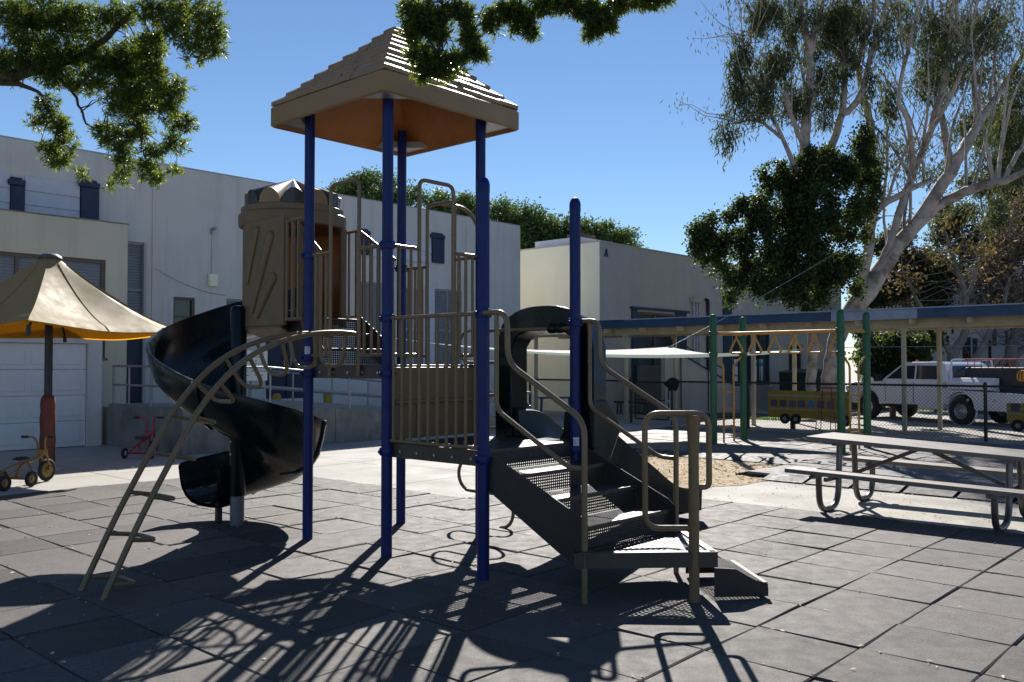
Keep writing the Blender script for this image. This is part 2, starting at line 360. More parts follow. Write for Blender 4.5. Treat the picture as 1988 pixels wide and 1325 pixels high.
EUC2_LIMBS = [[(22.0, 6.17, -0.34, 0.159), (21.99, 6.12, 1.02, 0.151), (22.05, 6.0, 2.61, 0.175), (21.99, 6.0, 4.2, 0.191), (21.9, 6.04, 5.95, 0.207), (21.72, 6.14, 8.18, 0.167), (21.76, 6.04, 9.61, 0.143), (21.79, 5.96, 11.04, 0.119), (21.58, 6.14, 12.15, 0.08), (21.6, 6.07, 13.43, 0.056)], [(21.79, 5.96, 11.04, 0.095), (21.95, 5.74, 12.15, 0.072), (22.09, 5.53, 13.43, 0.048)], [(21.89, 6.03, 6.43, 0.175), (22.71, 5.8, 8.14, 0.13), (22.96, 5.47, 9.35, 0.113), (23.01, 5.37, 10.57, 0.089), (22.89, 5.44, 12.02, 0.065), (23.05, 5.2, 13.64, 0.04)], [(21.72, 6.14, 8.18, 0.095), (21.0, 6.17, 8.92, 0.07), (20.79, 6.36, 9.77, 0.094)], [(21.89, 6.03, 6.43, 0.111), (20.33, 6.19, 8.24, 0.061), (19.89, 6.62, 9.47, 0.046), (19.56, 6.94, 10.54, 0.031), (19.44, 7.04, 11.46, 0.023)], [(20.33, 6.19, 8.24, 0.054), (19.8, 6.75, 8.78, 0.038), (19.39, 7.2, 8.7, 0.023)], [(22.96, 5.47, 9.35, 0.113), (23.32, 5.05, 9.92, 0.105), (23.54, 4.76, 11.21, 0.081), (23.83, 4.37, 12.83, 0.057), (23.41, 4.06, 13.58, 0.04)], [(21.99, 6.0, 4.2, 0.143), (21.13, 6.93, 4.52, 0.08), (20.38, 7.75, 4.84, 0.056), (19.73, 8.45, 5.32, 0.04)], [(21.97, 5.98, 5.16, 0.127), (21.32, 6.67, 5.95, 0.072), (20.77, 7.25, 6.75, 0.048), (20.25, 7.85, 6.27, 0.032)]]
EUC1_LEAF = [(24.18, 5.48, 12.73, 0.67, 0.84), (23.86, 4.4, 11.54, 0.65, 0.97), (25.08, 4.48, 13.07, 1.01, 0.67), (26.81, 4.07, 12.77, 1.04, 1.04), (27.63, 3.17, 12.77, 1.04, 1.04), (29.42, 2.66, 13.33, 1.08, 1.08), (29.98, 2.08, 12.25, 0.9, 1.26), (27.19, 3.71, 11.21, 0.87, 0.87), (29.09, 3.09, 11.53, 1.08, 0.9), (30.95, 2.57, 10.38, 0.93, 1.11), (28.88, 3.38, 10.1, 0.72, 0.9), (28.41, 3.92, 9.56, 0.72, 0.54), (26.73, 4.23, 10.86, 0.69, 0.87), (25.02, 4.66, 10.05, 0.5, 0.84), (26.31, 4.78, 8.61, 0.52, 0.69), (24.71, 5.06, 8.54, 0.42, 0.67), (30.74, 2.87, 8.71, 0.93, 0.74), (28.19, 4.2, 8.49, 0.81, 0.54), (30.65, 3.04, 7.05, 1.11, 0.74), (30.12, 1.96, 11.18, 0.72, 1.08), (30.22, 1.93, 9.2, 0.72, 1.08), (25.38, 2.72, 11.21, 0.65, 0.65), (23.55, 4.77, 10.57, 0.49, 0.81)]
EUC2_LEAF = [(19.46, 7.05, 10.69, 0.37, 0.84), (19.37, 7.18, 9.85, 0.4, 0.69), (20.52, 6.58, 11.96, 0.7, 0.62), (21.62, 6.09, 12.31, 0.72, 0.64), (22.55, 5.83, 11.86, 0.65, 0.81), (20.91, 6.19, 10.87, 0.62, 0.78), (20.44, 6.72, 10.4, 0.55, 0.7), (19.9, 6.63, 9.16, 0.61, 0.61), (19.34, 7.26, 8.86, 0.46, 0.54), (19.25, 7.38, 8.17, 0.31, 0.46), (19.58, 6.96, 9.55, 0.54, 0.69), (22.57, 5.85, 10.57, 0.65, 0.97), (22.99, 5.36, 11.21, 0.57, 0.97), (21.35, 6.49, 9.61, 0.64, 0.72), (22.16, 5.62, 9.13, 0.56, 0.64), (20.66, 7.15, 12.31, 0.64, 0.56), (22.47, 5.14, 12.47, 0.72, 0.56)]
IVY = [(21.45, 5.73, 7.43, 0.66, 0.78), (21.09, 6.14, 6.89, 0.59, 0.7), (21.87, 5.27, 7.43, 0.7, 0.78), (22.38, 4.68, 7.9, 0.47, 0.94), (22.6, 4.46, 7.28, 0.41, 0.94), (20.61, 6.66, 7.12, 0.62, 0.62), (20.95, 6.33, 6.03, 0.86, 0.78), (20.71, 5.11, 5.86, 1.05, 0.9), (21.81, 4.64, 5.95, 0.69, 0.92), (20.32, 5.58, 4.96, 0.98, 0.9), (19.5, 6.45, 5.86, 0.57, 0.75), (19.72, 6.25, 4.66, 0.83, 0.75), (19.11, 6.91, 4.96, 0.63, 0.63), (18.71, 7.36, 5.11, 0.6, 0.6), (18.4, 7.69, 5.41, 0.48, 0.53), (18.3, 7.81, 4.96, 0.39, 0.51), (18.57, 7.54, 4.51, 0.54, 0.51), (19.03, 7.04, 4.06, 0.68, 0.53), (19.54, 6.49, 3.76, 0.83, 0.53), (20.14, 5.82, 3.76, 0.75, 0.53), (21.13, 5.31, 4.1, 0.69, 0.76), (21.63, 4.89, 4.72, 0.69, 0.77), (22.05, 4.75, 3.82, 0.39, 0.46), (18.94, 7.16, 3.46, 0.38, 0.33), (19.09, 6.89, 6.16, 0.3, 0.27), (22.62, 4.48, 6.34, 0.31, 0.62), (20.56, 5.38, 3.31, 0.45, 0.27), (18.79, 7.23, 5.86, 0.33, 0.33)]
HEDGE_TREES = [[(23.02, 32.2, 10.12, 0.69, 0.64), (23.55, 31.61, 10.52, 0.74, 0.64), (24.08, 31.01, 10.66, 0.85, 0.74), (24.61, 30.42, 10.73, 0.8, 0.74), (25.16, 29.83, 10.39, 0.85, 0.74), (25.88, 29.05, 10.04, 0.8, 0.74), (23.74, 31.42, 9.72, 1.06, 0.64), (24.81, 30.24, 9.72, 1.33, 0.69)], [(26.77, 28.07, 9.86, 0.8, 0.64), (27.4, 27.38, 9.59, 0.9, 0.64), (27.95, 26.79, 9.33, 0.85, 0.69), (26.97, 27.88, 9.19, 1.06, 0.64)], [(28.75, 25.91, 9.19, 1.06, 0.8), (29.46, 25.12, 9.33, 0.96, 0.8), (30.19, 24.34, 8.93, 0.96, 0.85), (29.48, 25.14, 8.26, 1.33, 0.8), (30.56, 23.95, 8.26, 1.06, 0.8)], [(31.09, 23.36, 8.26, 0.96, 0.74), (31.8, 22.57, 8.39, 0.96, 0.74), (32.52, 21.78, 8.26, 0.96, 0.69), (33.15, 21.1, 7.92, 0.85, 0.59), (33.61, 20.61, 7.54, 0.59, 0.43), (32.0, 22.39, 7.6, 1.33, 0.64)]]
BACK_TREES = [[(36.54, 8.46, 6.57, 0.93, 0.93), (37.33, 7.62, 5.88, 1.04, 0.93), (36.42, 8.66, 4.96, 1.04, 0.93), (37.36, 7.64, 4.49, 1.16, 0.81), (38.12, 6.77, 5.42, 0.93, 0.93), (35.97, 9.19, 4.03, 0.69, 0.69)], [(41.6, 7.27, 8.44, 1.24, 1.12), (41.12, 7.84, 7.45, 0.99, 0.99), (42.3, 6.56, 7.2, 1.24, 1.12), (41.82, 7.14, 5.71, 1.24, 1.12), (42.34, 6.6, 4.72, 1.24, 0.99)], [(40.75, 5.29, 7.17, 1.07, 1.19), (41.45, 4.49, 7.89, 1.07, 1.42), (41.1, 4.97, 5.52, 1.19, 1.19), (41.59, 4.45, 4.8, 0.95, 1.19), (40.64, 5.52, 4.33, 1.07, 0.95)], [(46.16, 6.5, 13.71, 1.33, 1.6), (47.01, 5.65, 11.59, 1.2, 1.6), (45.5, 7.34, 11.05, 1.2, 1.06), (46.96, 5.78, 9.72, 1.06, 1.06), (44.28, 8.74, 9.72, 1.06, 1.06)], [(27.26, 6.24, 1.68, 0.55, 0.82), (27.62, 5.83, 2.04, 0.66, 0.73), (28.12, 5.29, 1.86, 0.73, 0.73), (27.89, 5.57, 0.95, 0.73, 0.55), (27.12, 6.35, 2.77, 0.55, 0.55), (28.59, 4.74, 2.41, 0.55, 0.36)]]
GREY_LIMBS = [[(34.12, 5.45, -0.38, 0.25), (34.11, 5.41, 1.08, 0.208), (34.05, 5.44, 1.91, 0.208), (34.34, 5.09, 2.74, 0.156), (34.37, 5.01, 3.78, 0.125), (34.24, 5.11, 4.82, 0.104), (33.97, 5.37, 5.86, 0.073), (33.74, 5.59, 6.9, 0.052)], [(34.05, 5.44, 1.91, 0.167), (33.7, 5.8, 2.53, 0.115), (33.32, 6.19, 3.36, 0.083), (32.88, 6.63, 4.61, 0.062), (32.58, 6.92, 5.45, 0.042)], [(34.11, 5.41, 0.97, 0.167), (34.61, 4.83, 1.7, 0.135), (35.01, 4.35, 2.74, 0.125), (35.34, 3.94, 3.78, 0.094), (35.52, 3.69, 5.03, 0.062)], [(34.32, 5.07, 3.78, 0.083), (34.55, 4.77, 5.03, 0.062), (34.66, 4.59, 6.28, 0.042)]]
BROWN_LIMBS = [[(38.09, 4.06, -0.49, 0.374), (37.99, 4.12, 0.83, 0.308), (37.85, 4.23, 1.93, 0.264), (37.97, 4.04, 3.03, 0.198), (37.88, 4.08, 4.78, 0.143), (37.76, 4.14, 6.54, 0.088), (37.84, 3.98, 8.3, 0.055)], [(37.85, 4.23, 1.93, 0.176), (37.25, 4.93, 1.05, 0.11), (36.81, 5.42, 0.72, 0.088)], [(37.9, 4.18, 1.71, 0.154), (38.18, 3.85, 2.15, 0.132), (38.83, 3.1, 2.81, 0.11)], [(37.88, 4.08, 4.78, 0.099), (37.45, 4.52, 5.44, 0.066), (37.0, 5.0, 6.1, 0.044)], [(37.89, 4.09, 4.35, 0.099), (38.19, 3.7, 5.66, 0.066), (38.46, 3.35, 6.98, 0.044)], [(37.97, 4.04, 3.03, 0.11), (37.34, 4.72, 3.69, 0.066), (36.96, 5.11, 4.56, 0.044)]]
BROWN_LEAF = [(37.28, 4.66, 6.76, 0.99, 1.1), (37.85, 3.99, 7.64, 0.99, 1.32), (37.75, 4.19, 5.66, 1.1, 1.1), (38.17, 3.69, 6.54, 0.88, 1.32), (37.17, 4.86, 5.0, 0.88, 0.88), (37.99, 3.97, 4.35, 0.88, 0.66), (36.69, 8.28, 7.04, 0.46, 0.46), (36.83, 8.1, 7.73, 0.51, 0.42)]
PINE_LEFT = [(-1.26, 4.37, 5.09, 0.32, 0.27), (-1.01, 4.09, 5.14, 0.32, 0.27), (-0.79, 3.85, 5.03, 0.27, 0.27), (-1.18, 4.29, 4.71, 0.32, 0.27), (-1.32, 4.45, 4.61, 0.21, 0.21), (-0.96, 4.06, 4.71, 0.29, 0.24), (-0.75, 3.82, 4.71, 0.21, 0.24), (-0.58, 3.62, 5.14, 0.21, 0.16), (-0.55, 2.99, 5.01, 0.2, 0.18), (-0.38, 2.8, 5.03, 0.2, 0.15), (-0.27, 2.39, 4.93, 0.2, 0.2), (-0.2, 2.32, 4.7, 0.12, 0.25), (-0.3, 2.44, 4.61, 0.19, 0.17), (-0.41, 2.69, 4.79, 0.18, 0.18), (-0.4, 2.55, 4.48, 0.1, 0.08), (-0.51, 2.96, 4.73, 0.13, 0.15), (-0.48, 3.52, 4.71, 0.21, 0.24), (-0.5, 3.1, 4.64, 0.19, 0.26), (-0.46, 3.06, 4.4, 0.18, 0.21), (-0.53, 3.59, 4.5, 0.24, 0.21), (-0.71, 3.79, 4.45, 0.19, 0.21), (-0.4, 2.86, 4.22, 0.19, 0.18), (-0.33, 2.78, 4.3, 0.1, 0.1), (-0.51, 3.28, 4.2, 0.26, 0.23), (-0.41, 2.88, 4.04, 0.15, 0.14), (-0.56, 3.63, 4.21, 0.19, 0.19), (-1.03, 4.14, 4.5, 0.21, 0.13), (-0.85, 3.94, 4.45, 0.16, 0.13), (-1.06, 4.18, 4.21, 0.14, 0.13), (-0.99, 4.11, 4.02, 0.15, 0.14), (-0.91, 4.03, 3.86, 0.15, 0.16), (-1.02, 4.15, 3.76, 0.14, 0.12), (-1.13, 4.27, 4.05, 0.12, 0.11), (-0.96, 4.1, 3.65, 0.14, 0.1), (-0.66, 3.76, 3.92, 0.14, 0.16), (-0.55, 3.64, 3.86, 0.17, 0.21), (-0.41, 3.48, 3.97, 0.19, 0.16), (-0.51, 3.6, 3.65, 0.16, 0.16), (-0.34, 3.4, 3.76, 0.12, 0.1), (-0.16, 3.21, 3.81, 0.16, 0.14), (-0.27, 3.33, 3.7, 0.1, 0.09), (-0.15, 3.18, 3.97, 0.11, 0.07), (-0.08, 3.1, 4.02, 0.11, 0.12), (-0.11, 3.14, 4.1, 0.07, 0.07), (-0.51, 3.61, 3.46, 0.11, 0.11), (-0.35, 3.43, 3.54, 0.14, 0.12), (-0.28, 3.35, 3.46, 0.1, 0.09), (-0.8, 3.92, 3.49, 0.09, 0.06), (-0.61, 3.72, 3.41, 0.07, 0.05), (-0.15, 3.21, 3.54, 0.1, 0.05), (-0.46, 3.51, 4.39, 0.19, 0.19), (-0.62, 3.68, 4.66, 0.19, 0.21)]
PINE_MID = [(-1.11, -1.55, 3.64, 0.09, 0.08), (-1.05, -1.62, 3.59, 0.1, 0.1), (-1.11, -1.55, 3.52, 0.08, 0.09), (-1.01, -1.66, 3.52, 0.09, 0.1), (-1.08, -1.58, 3.38, 0.09, 0.08), (-1.01, -1.65, 3.33, 0.1, 0.07), (-1.06, -1.59, 3.27, 0.08, 0.06), (-0.98, -1.68, 3.27, 0.07, 0.06), (-0.9, -1.79, 3.61, 0.07, 0.08), (-0.88, -1.8, 3.49, 0.07, 0.09), (-0.86, -1.82, 3.4, 0.08, 0.06), (-0.83, -1.85, 3.38, 0.06, 0.05), (-0.8, -1.89, 3.58, 0.06, 0.07), (-0.78, -1.91, 3.52, 0.04, 0.04), (-0.73, -1.97, 3.63, 0.11, 0.07), (-0.66, -2.05, 3.59, 0.09, 0.08), (-0.64, -2.07, 3.52, 0.07, 0.06), (-0.7, -2.0, 3.53, 0.06, 0.04), (-0.58, -2.14, 3.67, 0.11, 0.06), (-0.5, -2.23, 3.69, 0.1, 0.06), (-0.45, -2.28, 3.63, 0.06, 0.05), (-0.39, -2.34, 3.64, 0.1, 0.07), (-0.37, -2.37, 3.56, 0.09, 0.07), (-0.32, -2.42, 3.58, 0.07, 0.08), (-0.39, -2.34, 3.5, 0.06, 0.04), (-0.27, -2.48, 3.68, 0.11, 0.04), (-0.17, -2.59, 3.69, 0.1, 0.04), (-0.11, -2.66, 3.7, 0.06, 0.03), (-0.93, -1.74, 3.35, 0.07, 0.06), (-0.91, -1.76, 3.27, 0.03, 0.03), (-0.95, -1.73, 3.64, 0.07, 0.06)]
PINE_LIMBS = [[(-6.67, 10.51, 0.88, 0.452), (-6.64, 10.4, 2.64, 0.399), (-6.39, 10.06, 4.5, 0.319), (-5.35, 8.84, 6.1, 0.239), (-3.55, 6.88, 5.62, 0.16), (-2.1, 5.32, 4.61, 0.106), (-1.39, 4.53, 4.5, 0.064), (-1.07, 4.18, 4.61, 0.048), (-0.79, 3.86, 4.74, 0.037), (-0.61, 3.66, 4.98, 0.027), (-0.47, 3.5, 5.19, 0.016)], [(-0.79, 3.86, 4.74, 0.027), (-0.57, 3.63, 4.61, 0.021), (-0.35, 3.39, 4.5, 0.016), (-0.21, 3.24, 4.29, 0.011), (-0.15, 3.18, 4.02, 0.008)], [(-1.07, 4.18, 4.61, 0.021), (-0.88, 3.98, 4.34, 0.016), (-0.77, 3.87, 4.02, 0.011), (-0.52, 3.6, 3.76, 0.008)], [(-1.75, 4.93, 4.5, 0.053), (-1.17, 4.3, 4.39, 0.021), (-1.06, 4.18, 4.18, 0.013), (-0.97, 4.09, 3.92, 0.008)], [(-3.55, 6.88, 5.62, 0.106), (-1.4, 4.52, 5.19, 0.032), (-1.18, 4.29, 5.03, 0.021), (-0.83, 3.89, 5.14, 0.016)], [(-2.85, 6.08, 6.1, 0.106), (-1.05, 4.12, 5.62, 0.053), (-0.34, 3.33, 5.51, 0.037), (-0.08, 3.06, 5.19, 0.021), (-0.0, 2.99, 4.87, 0.011)], [(-0.35, 3.39, 4.5, 0.011), (-0.42, 3.48, 4.07, 0.008), (-0.35, 3.43, 3.6, 0.005)], [(-0.21, 3.24, 4.29, 0.008), (-0.16, 3.21, 3.81, 0.005)]]
PINE_LIMB_MID = [[(-5.35, 8.84, 6.1, 0.239), (-3.77, 4.69, 6.84, 0.154), (-2.55, 1.0, 5.79, 0.104), (-1.64, -0.71, 4.9, 0.073), (-0.85, -1.71, 4.21, 0.047), (-0.21, -2.4, 3.93, 0.025), (0.06, -2.7, 3.81, 0.012)], [(-1.17, -1.37, 4.49, 0.037), (-1.01, -1.66, 3.76, 0.014), (-0.98, -1.69, 3.55, 0.009), (-1.01, -1.65, 3.36, 0.006)], [(-1.01, -1.53, 4.21, 0.025), (-0.93, -1.75, 3.7, 0.011), (-0.89, -1.79, 3.52, 0.008), (-0.85, -1.83, 3.4, 0.005)], [(-0.81, -1.9, 4.07, 0.025), (-0.7, -2.01, 3.76, 0.011), (-0.65, -2.06, 3.55, 0.006)], [(-0.5, -2.24, 3.95, 0.018), (-0.39, -2.35, 3.7, 0.009), (-0.36, -2.38, 3.55, 0.006)]]

# ------------------------------------------------------------------ ground
def ground_z(x): return -.03 if x <= 18.7 else (-.03-.27*min((x-18.7)/2.3, 1))
g = MB(); xs = [-700, -40, 18.7, 21.0, 60, 900]; ys = [-700, -30, 60, 900]
g.sheet([[(x, y, ground_z(x)) for y in ys] for x in xs]); g.f = [f[::-1] for f in g.f]
struct('ground', g, concrete)
def poly_sheet(name, pts, z, m, kind='structure'):
    mb = MB(); mb.add([(p[0], p[1], z) for p in pts], [tuple(range(len(pts)))])
    o = obj(name, mb, m, smooth=False); o['kind'] = kind; return o
poly_sheet('service_yard', [(14.7,-30),(18.65,-30),(18.65,11.9),(14.7,11.9)], -.024, road_conc)
mb = MB(); mb.sheet([[(18.66, y, -.022), (21.0, y, -.292), (31.5, y, -.292)] for y in (-40, 11.85)]); struct('driveway', mb, road_conc)
poly_sheet('lawn', [(31.6,-40),(39.6,-40),(39.6,11.8),(31.6,11.8)], -.285, lawn_m)
poly_sheet('lawn_strip', [(19.2,5.6),(21.2,5.3),(22.3,8.3),(20.4,11.0),(19.0,11.0)], -.02, lawn_m).location.z = -.03
# dirt patch with wood chips
DP = [(4.95,1.5),(4.78,.9),(5.1,.45),(5.5,.25),(5.9,.1),(6.6,-.02),(7.3,.02),(8.5,.33),(8.6,1.5),(8.7,2.9),(8.2,3.9),(7.3,3.3),(6.3,2.5),(5.5,1.9)]
dp = []
for i in range(len(DP)):
    a = DP[i]; b = DP[(i+1) % len(DP)]
    for k in range(4):
        t = k/4; dp.append((a[0]+(b[0]-a[0])*t+random.uniform(-.07,.07), a[1]+(b[1]-a[1])*t+random.uniform(-.07,.07)))
poly_sheet('dirt_patch', dp, -.0255, dirt)

def inside(x, y, P):
    c = False; j = len(P)-1
    for i in range(len(P)):
        if (P[i][1] > y) != (P[j][1] > y) and x < (P[j][0]-P[i][0])*(y-P[i][1])/(P[j][1]-P[i][1])+P[i][0]: c = not c
        j = i
    return c

# ---- rubber tiles: 300 nearest in view are objects, the rest one joined part
def tile_mesh(seed):
    rr = random.Random(seed); h = .2968; b = .008; t = .030
    cz = [rr.uniform(-.004, .008) for _ in range(4)]
    cr = [(-h,-h),(h,-h),(h,h),(-h,h)]; ci = [(-h+b,-h+b),(h-b,-h+b),(h-b,h-b),(-h+b,h-b)]
    j = lambda: rr.uniform(-.0025, .0025)
    cr = [(x+j(), y+j()) for x, y in cr]
    v = [(x, y, -t) for x, y in cr]+[(x, y, cz[i]-.007) for i, (x, y) in enumerate(cr)]+[(x, y, cz[i]) for i, (x, y) in enumerate(ci)]+[(0, 0, rr.uniform(-.002, .002))]
    f = [(k, (k+1)%4, 4+(k+1)%4, 4+k) for k in range(4)]+[(4+k, 4+(k+1)%4, 8+(k+1)%4, 8+k) for k in range(4)]+[(8+k, 8+(k+1)%4, 12) for k in range(4)]
    return v, f
TV = [tile_mesh(i) for i in range(9)]
rs = MB()
rs.box(-12, -9, -.0285, 2.64, 5.34, -.0245); rs.box(2.641, -9, -.0285, 4.44, 1.74, -.0245)
rubber_surface = struct('rubber_play_surface', rs, rubber_dark)
P = .6; tiles = []
for i in range(-21, 14):
    for j in range(-10, 15):
        x = 4.45-P*(i+.5); y = -3.05+P*(j-.5)+.6
        if i < 3 and y > 1.75: continue
        if i < 0: continue
        tiles.append((x, y))
for i in range(14, 28):
    for j in range(-10, 14):
        tiles.append((4.45-P*(i+.5), -3.05+P*(j+.5)))
tiles = sorted(set((round(a,3), round(b,3)) for a, b in tiles))
def view_score(x, y, z=0):
    dx, dy = x-CAM[0], y-CAM[1]; f = dx*math.cos(YAW)+dy*math.sin(YAW); r = dx*math.sin(YAW)-dy*math.cos(YAW)
    if f < 3.6: return None
    u = r/f*1729; v = (CAM[2]-z)/f*1729
    return f if (-1100 < u < 1100 and v < 700) else None
TM = []
for i, (v, f) in enumerate(TV):
    me = bpy.data.meshes.new('tile'); me.from_pydata(v, [], f); me.materials.append(rubber); me.update(); TM.append(me)
TM2 = []
for me in TM:
    c_ = me.copy(); c_.materials[0] = rubber_pad; TM2.append(c_)
def lay_tiles(tl, parent, zt, nmax, far_mat, TM=TM):
    sc = [(view_score(x, y), x, y) for x, y in tl]
    vis = sorted([s for s in sc if s[0] is not None]); near = vis[:nmax]; nearset = set((x, y) for _, x, y in near)
    for _, x, y in near:
        o = bpy.data.objects.new('tile', TM[random.randrange(len(TM))]); COL.objects.link(o); o.parent = parent
        o.location = (x+random.uniform(-.003,.003), y+random.uniform(-.003,.003), zt+random.uniform(-.003, .003))
        o.rotation_euler = (random.gauss(0, .0028), random.gauss(0, .0028), random.choice((0, PI/2, PI, 1.5*PI))+random.gauss(0, .005))
    m = MB()
    for x, y in tl:
        if (x, y) in nearset: continue
        v, f = random.choice(TV); dz = random.uniform(-.003, .003)
        m.add([(a+x, b+y, c+zt+dz) for a, b, c in v], f)
    if m.v:
        o = obj('more_tiles', m, far_mat, parent, smooth=False); o['kind'] = 'stuff'
lay_tiles(tiles, rubber_surface, 0, 225, rubber_far)
# second pad under the ring bars, with sloping black edges
PZ = .035
rs2 = MB(); rs2.box(8.75, .42, -.0285, 14.0, 6.0, PZ-.022); rs2.box(6.85, -6, -.0285, 14.0, .418, PZ-.022)
pad = struct('rubber_bar_pad', rs2, rubber_dark)
t2 = [(8.75+P*(i+.5), .42+P*(j+.5)) for i in range(9) for j in range(9)]+[(6.85+P*(i+.5), .42-P*(j+.5)) for i in range(12) for j in range(10)]
lay_tiles(t2, pad, PZ+.004, 75, rubber_pad, TM2)
def edge_ramp(x0, y0, x1, y1, nx, ny, w=.26):
    n = max(1, int(round(math.hypot(x1-x0, y1-y0)/.6)))
    for k in range(n):
        a = k/n+.004; b = (k+1)/n-.004; m = MB()
        pa = (x0+(x1-x0)*a, y0+(y1-y0)*a); pb = (x0+(x1-x0)*b, y0+(y1-y0)*b); q = PZ+.006
        oa = random.uniform(-.02,.02)
        A0 = (pa[0], pa[1]); B0 = (pb[0], pb[1]); A1 = (pa[0]+nx*(w+oa), pa[1]+ny*(w+oa)); B1 = (pb[0]+nx*(w+oa), pb[1]+ny*(w+oa))
        m.add([(*A0,-.03),(*B0,-.03),(*B1,-.03),(*A1,-.03),(*A0,q),(*B0,q),(*B1,-.012),(*A1,-.012)],
              [(0,3,2,1),(4,5,6,7),(0,1,5,4),(1,2,6,5),(2,3,7,6),(3,0,4,7)])
        obj('edge_piece', m, rubber_dark, pad, smooth=False)
edge_ramp(8.745, 6.0, 8.745, .45, -1, 0); edge_ramp(6.845, .1, 6.845, -6, -1, 0); edge_ramp(8.45, .425, 6.9, .425, 0, 1, .2); edge_ramp(8.8, 6.005, 14.0, 6.005, 0, 1)
# saw cuts in the concrete
def joint(name, x0, y0, x1, y1, w=.012):
    m = MB(); d = Vector((x1-x0, y1-y0, 0)).normalized(); n = Vector((-d.y, d.x, 0))*w/2; a = Vector((x0,y0,-.0262)); b = Vector((x1,y1,-.0262))
    m.add([a-n, b-n, b+n, a+n], [(0,1,2,3)]); o = obj(name, m, wall_conc, bpy.data.objects['ground'], smooth=False)
for y in (5.9, 7.3): joint('paving_joint', -6, y, 12.4, y)
for x in (-2.5, 0.9, 4.3, 7.7): joint('paving_joint', x, 5.36, x, 8.9)
for x in (4.6, 6.1): joint('paving_joint', x, 1.9 if x < 5 else 3.4, x, 5.4)
joint('paving_joint', 2.7, 3.4, 8.4, 3.4)

# ---- leaf litter and chips
def scatter(name, pts, m, L=.05, W=.015, flat=.12):
    n = len(pts); b = np.array(pts); a = np.random.rand(n)*2*PI
    d = np.stack([np.cos(a), np.sin(a), np.random.normal(0, flat, n)], 1)
    side = np.stack([-np.sin(a), np.cos(a), np.random.normal(0, .3, n)], 1)
    LL = (L*np.random.uniform(.5, 1.4, n))[:, None]; WW = (W*np.random.uniform(.6, 1.4, n))[:, None]
    V = np.stack([b, b+d*LL*.5+side*WW+[0,0,.003], b+d*LL, b+d*LL*.5-side*WW+[0,0,.004]], 1).reshape(-1, 3)
    V[:, 2] = np.maximum(V[:, 2], np.repeat(b[:, 2], 4))
    o = raw_mesh(name, V, quads=np.arange(n*4).reshape(-1, 4), material=m); o['kind'] = 'stuff'; return o
pts = []
for _ in range(800):
    x = random.uniform(-5, 4.4); y = random.uniform(-5, 5.3)
    if x > 2.65 and y > 1.7: continue
    if random.random() < .8: x = 4.45-P*round((4.45-x)/P)+random.gauss(0, .012)
    pts.append((x, y, .007))
for _ in range(500): pts.append((random.uniform(7, 14), random.uniform(-4, 5.5), PZ+.012))
for _ in range(420): pts.append((random.uniform(4.5, 6.8), random.uniform(-4, .2), -.024))
for _ in range(160): pts.append((6.5+random.gauss(0, .12), random.uniform(-4, .2), -.018))
for _ in range(250): pts.append((random.uniform(-4, 9), random.uniform(2, 8.8), -.024 if False else .008))
o = scatter('leaf_litter', pts, litter_m, .034, .006); tag(o, 'pale dry fallen leaves scattered over the paving', 'leaves')
pts = []
while len(pts) < 2600:
    x = random.uniform(4.7, 8.8); y = random.uniform(-.1, 4)
    if inside(x, y, DP): pts.append((x, y, -.024))
o = scatter('wood_chips', pts, mat('wood_chip', (.45, .33, .19), .9, var=0, island=.5), .06, .008, .25); tag(o, 'straw coloured wood chips lying on the bare dirt patch', 'wood chips')
pts = []
for _ in range(9000):
    x, y = random.choice([(random.uniform(31.7, 39.5), random.uniform(-10, 11.5)), (random.uniform(19.2, 22), random.uniform(5.4, 10.9))])
    if x < 25 and not inside(x, y, [(19.2,5.6),(21.2,5.3),(22.3,8.3),(20.4,11.0),(19.0,11.0)]): continue
    pts.append((x, y, ground_z(x)+.01))
b = np.array(pts); d = np.random.normal(0, .4, (len(b), 3)); d[:, 2] = 1
og = empty('g_tmp', (0,0,0)); o = leaf_mesh('grass', b, d, np.random.uniform(.06, .16, len(b)), .05, grass_m, None); bpy.data.objects.remove(og)
tag(o, 'short green grass beyond the parking bay', 'grass', kind='stuff')

# ------------------------------------------------------------------ ramp, landing and rails
RZ = lambda x: .70 if x < 4.7 else max(.70-.0865*(x-4.7), .02)
rp = thing('access_ramp', 'grey concrete access ramp and landing in front of the white building', 'ramp', (7, 9.6, -.03))
m = MB(); m.box(3.0, 9.15, -.03, 4.7, 13.08, .70)
m.prism([(4.7, 9.15, -.03), (12.2, 9.15, -.03), (12.2, 9.15, RZ(12.2)), (4.7, 9.15, .70)], (0, 1.25, 0)); obj('ramp_slab', m, concrete, rp, smooth=False)
m = MB(); m.box(2.98, 9.0, -.03, 3.12, 11.94, .775); obj('retaining_wall', m, wall_conc, rp, smooth=False, bevel=.01)
xsj = [3.122, 5.0, 6.2, 8.3, 10.4, 12.25]
for a, b in zip(xsj, xsj[1:]):
    m = MB(); m.prism([(a, 9.0, -.03), (b-.01, 9.0, -.03), (b-.01, 9.0, RZ(b)+.09), (a, 9.0, RZ(a)+.09)], (0, .148, 0)); obj('curb_wall', m, wall_conc, rp, smooth=False, bevel=.008)
m = MB(); m.prism([(4.7, 10.41, -.03), (12.2, 10.41, -.03), (12.2, 10.41, RZ(12.2)+.2), (4.7, 10.41, .9)], (0, .14, 0)); obj('back_curb', m, concrete, rp, smooth=False)
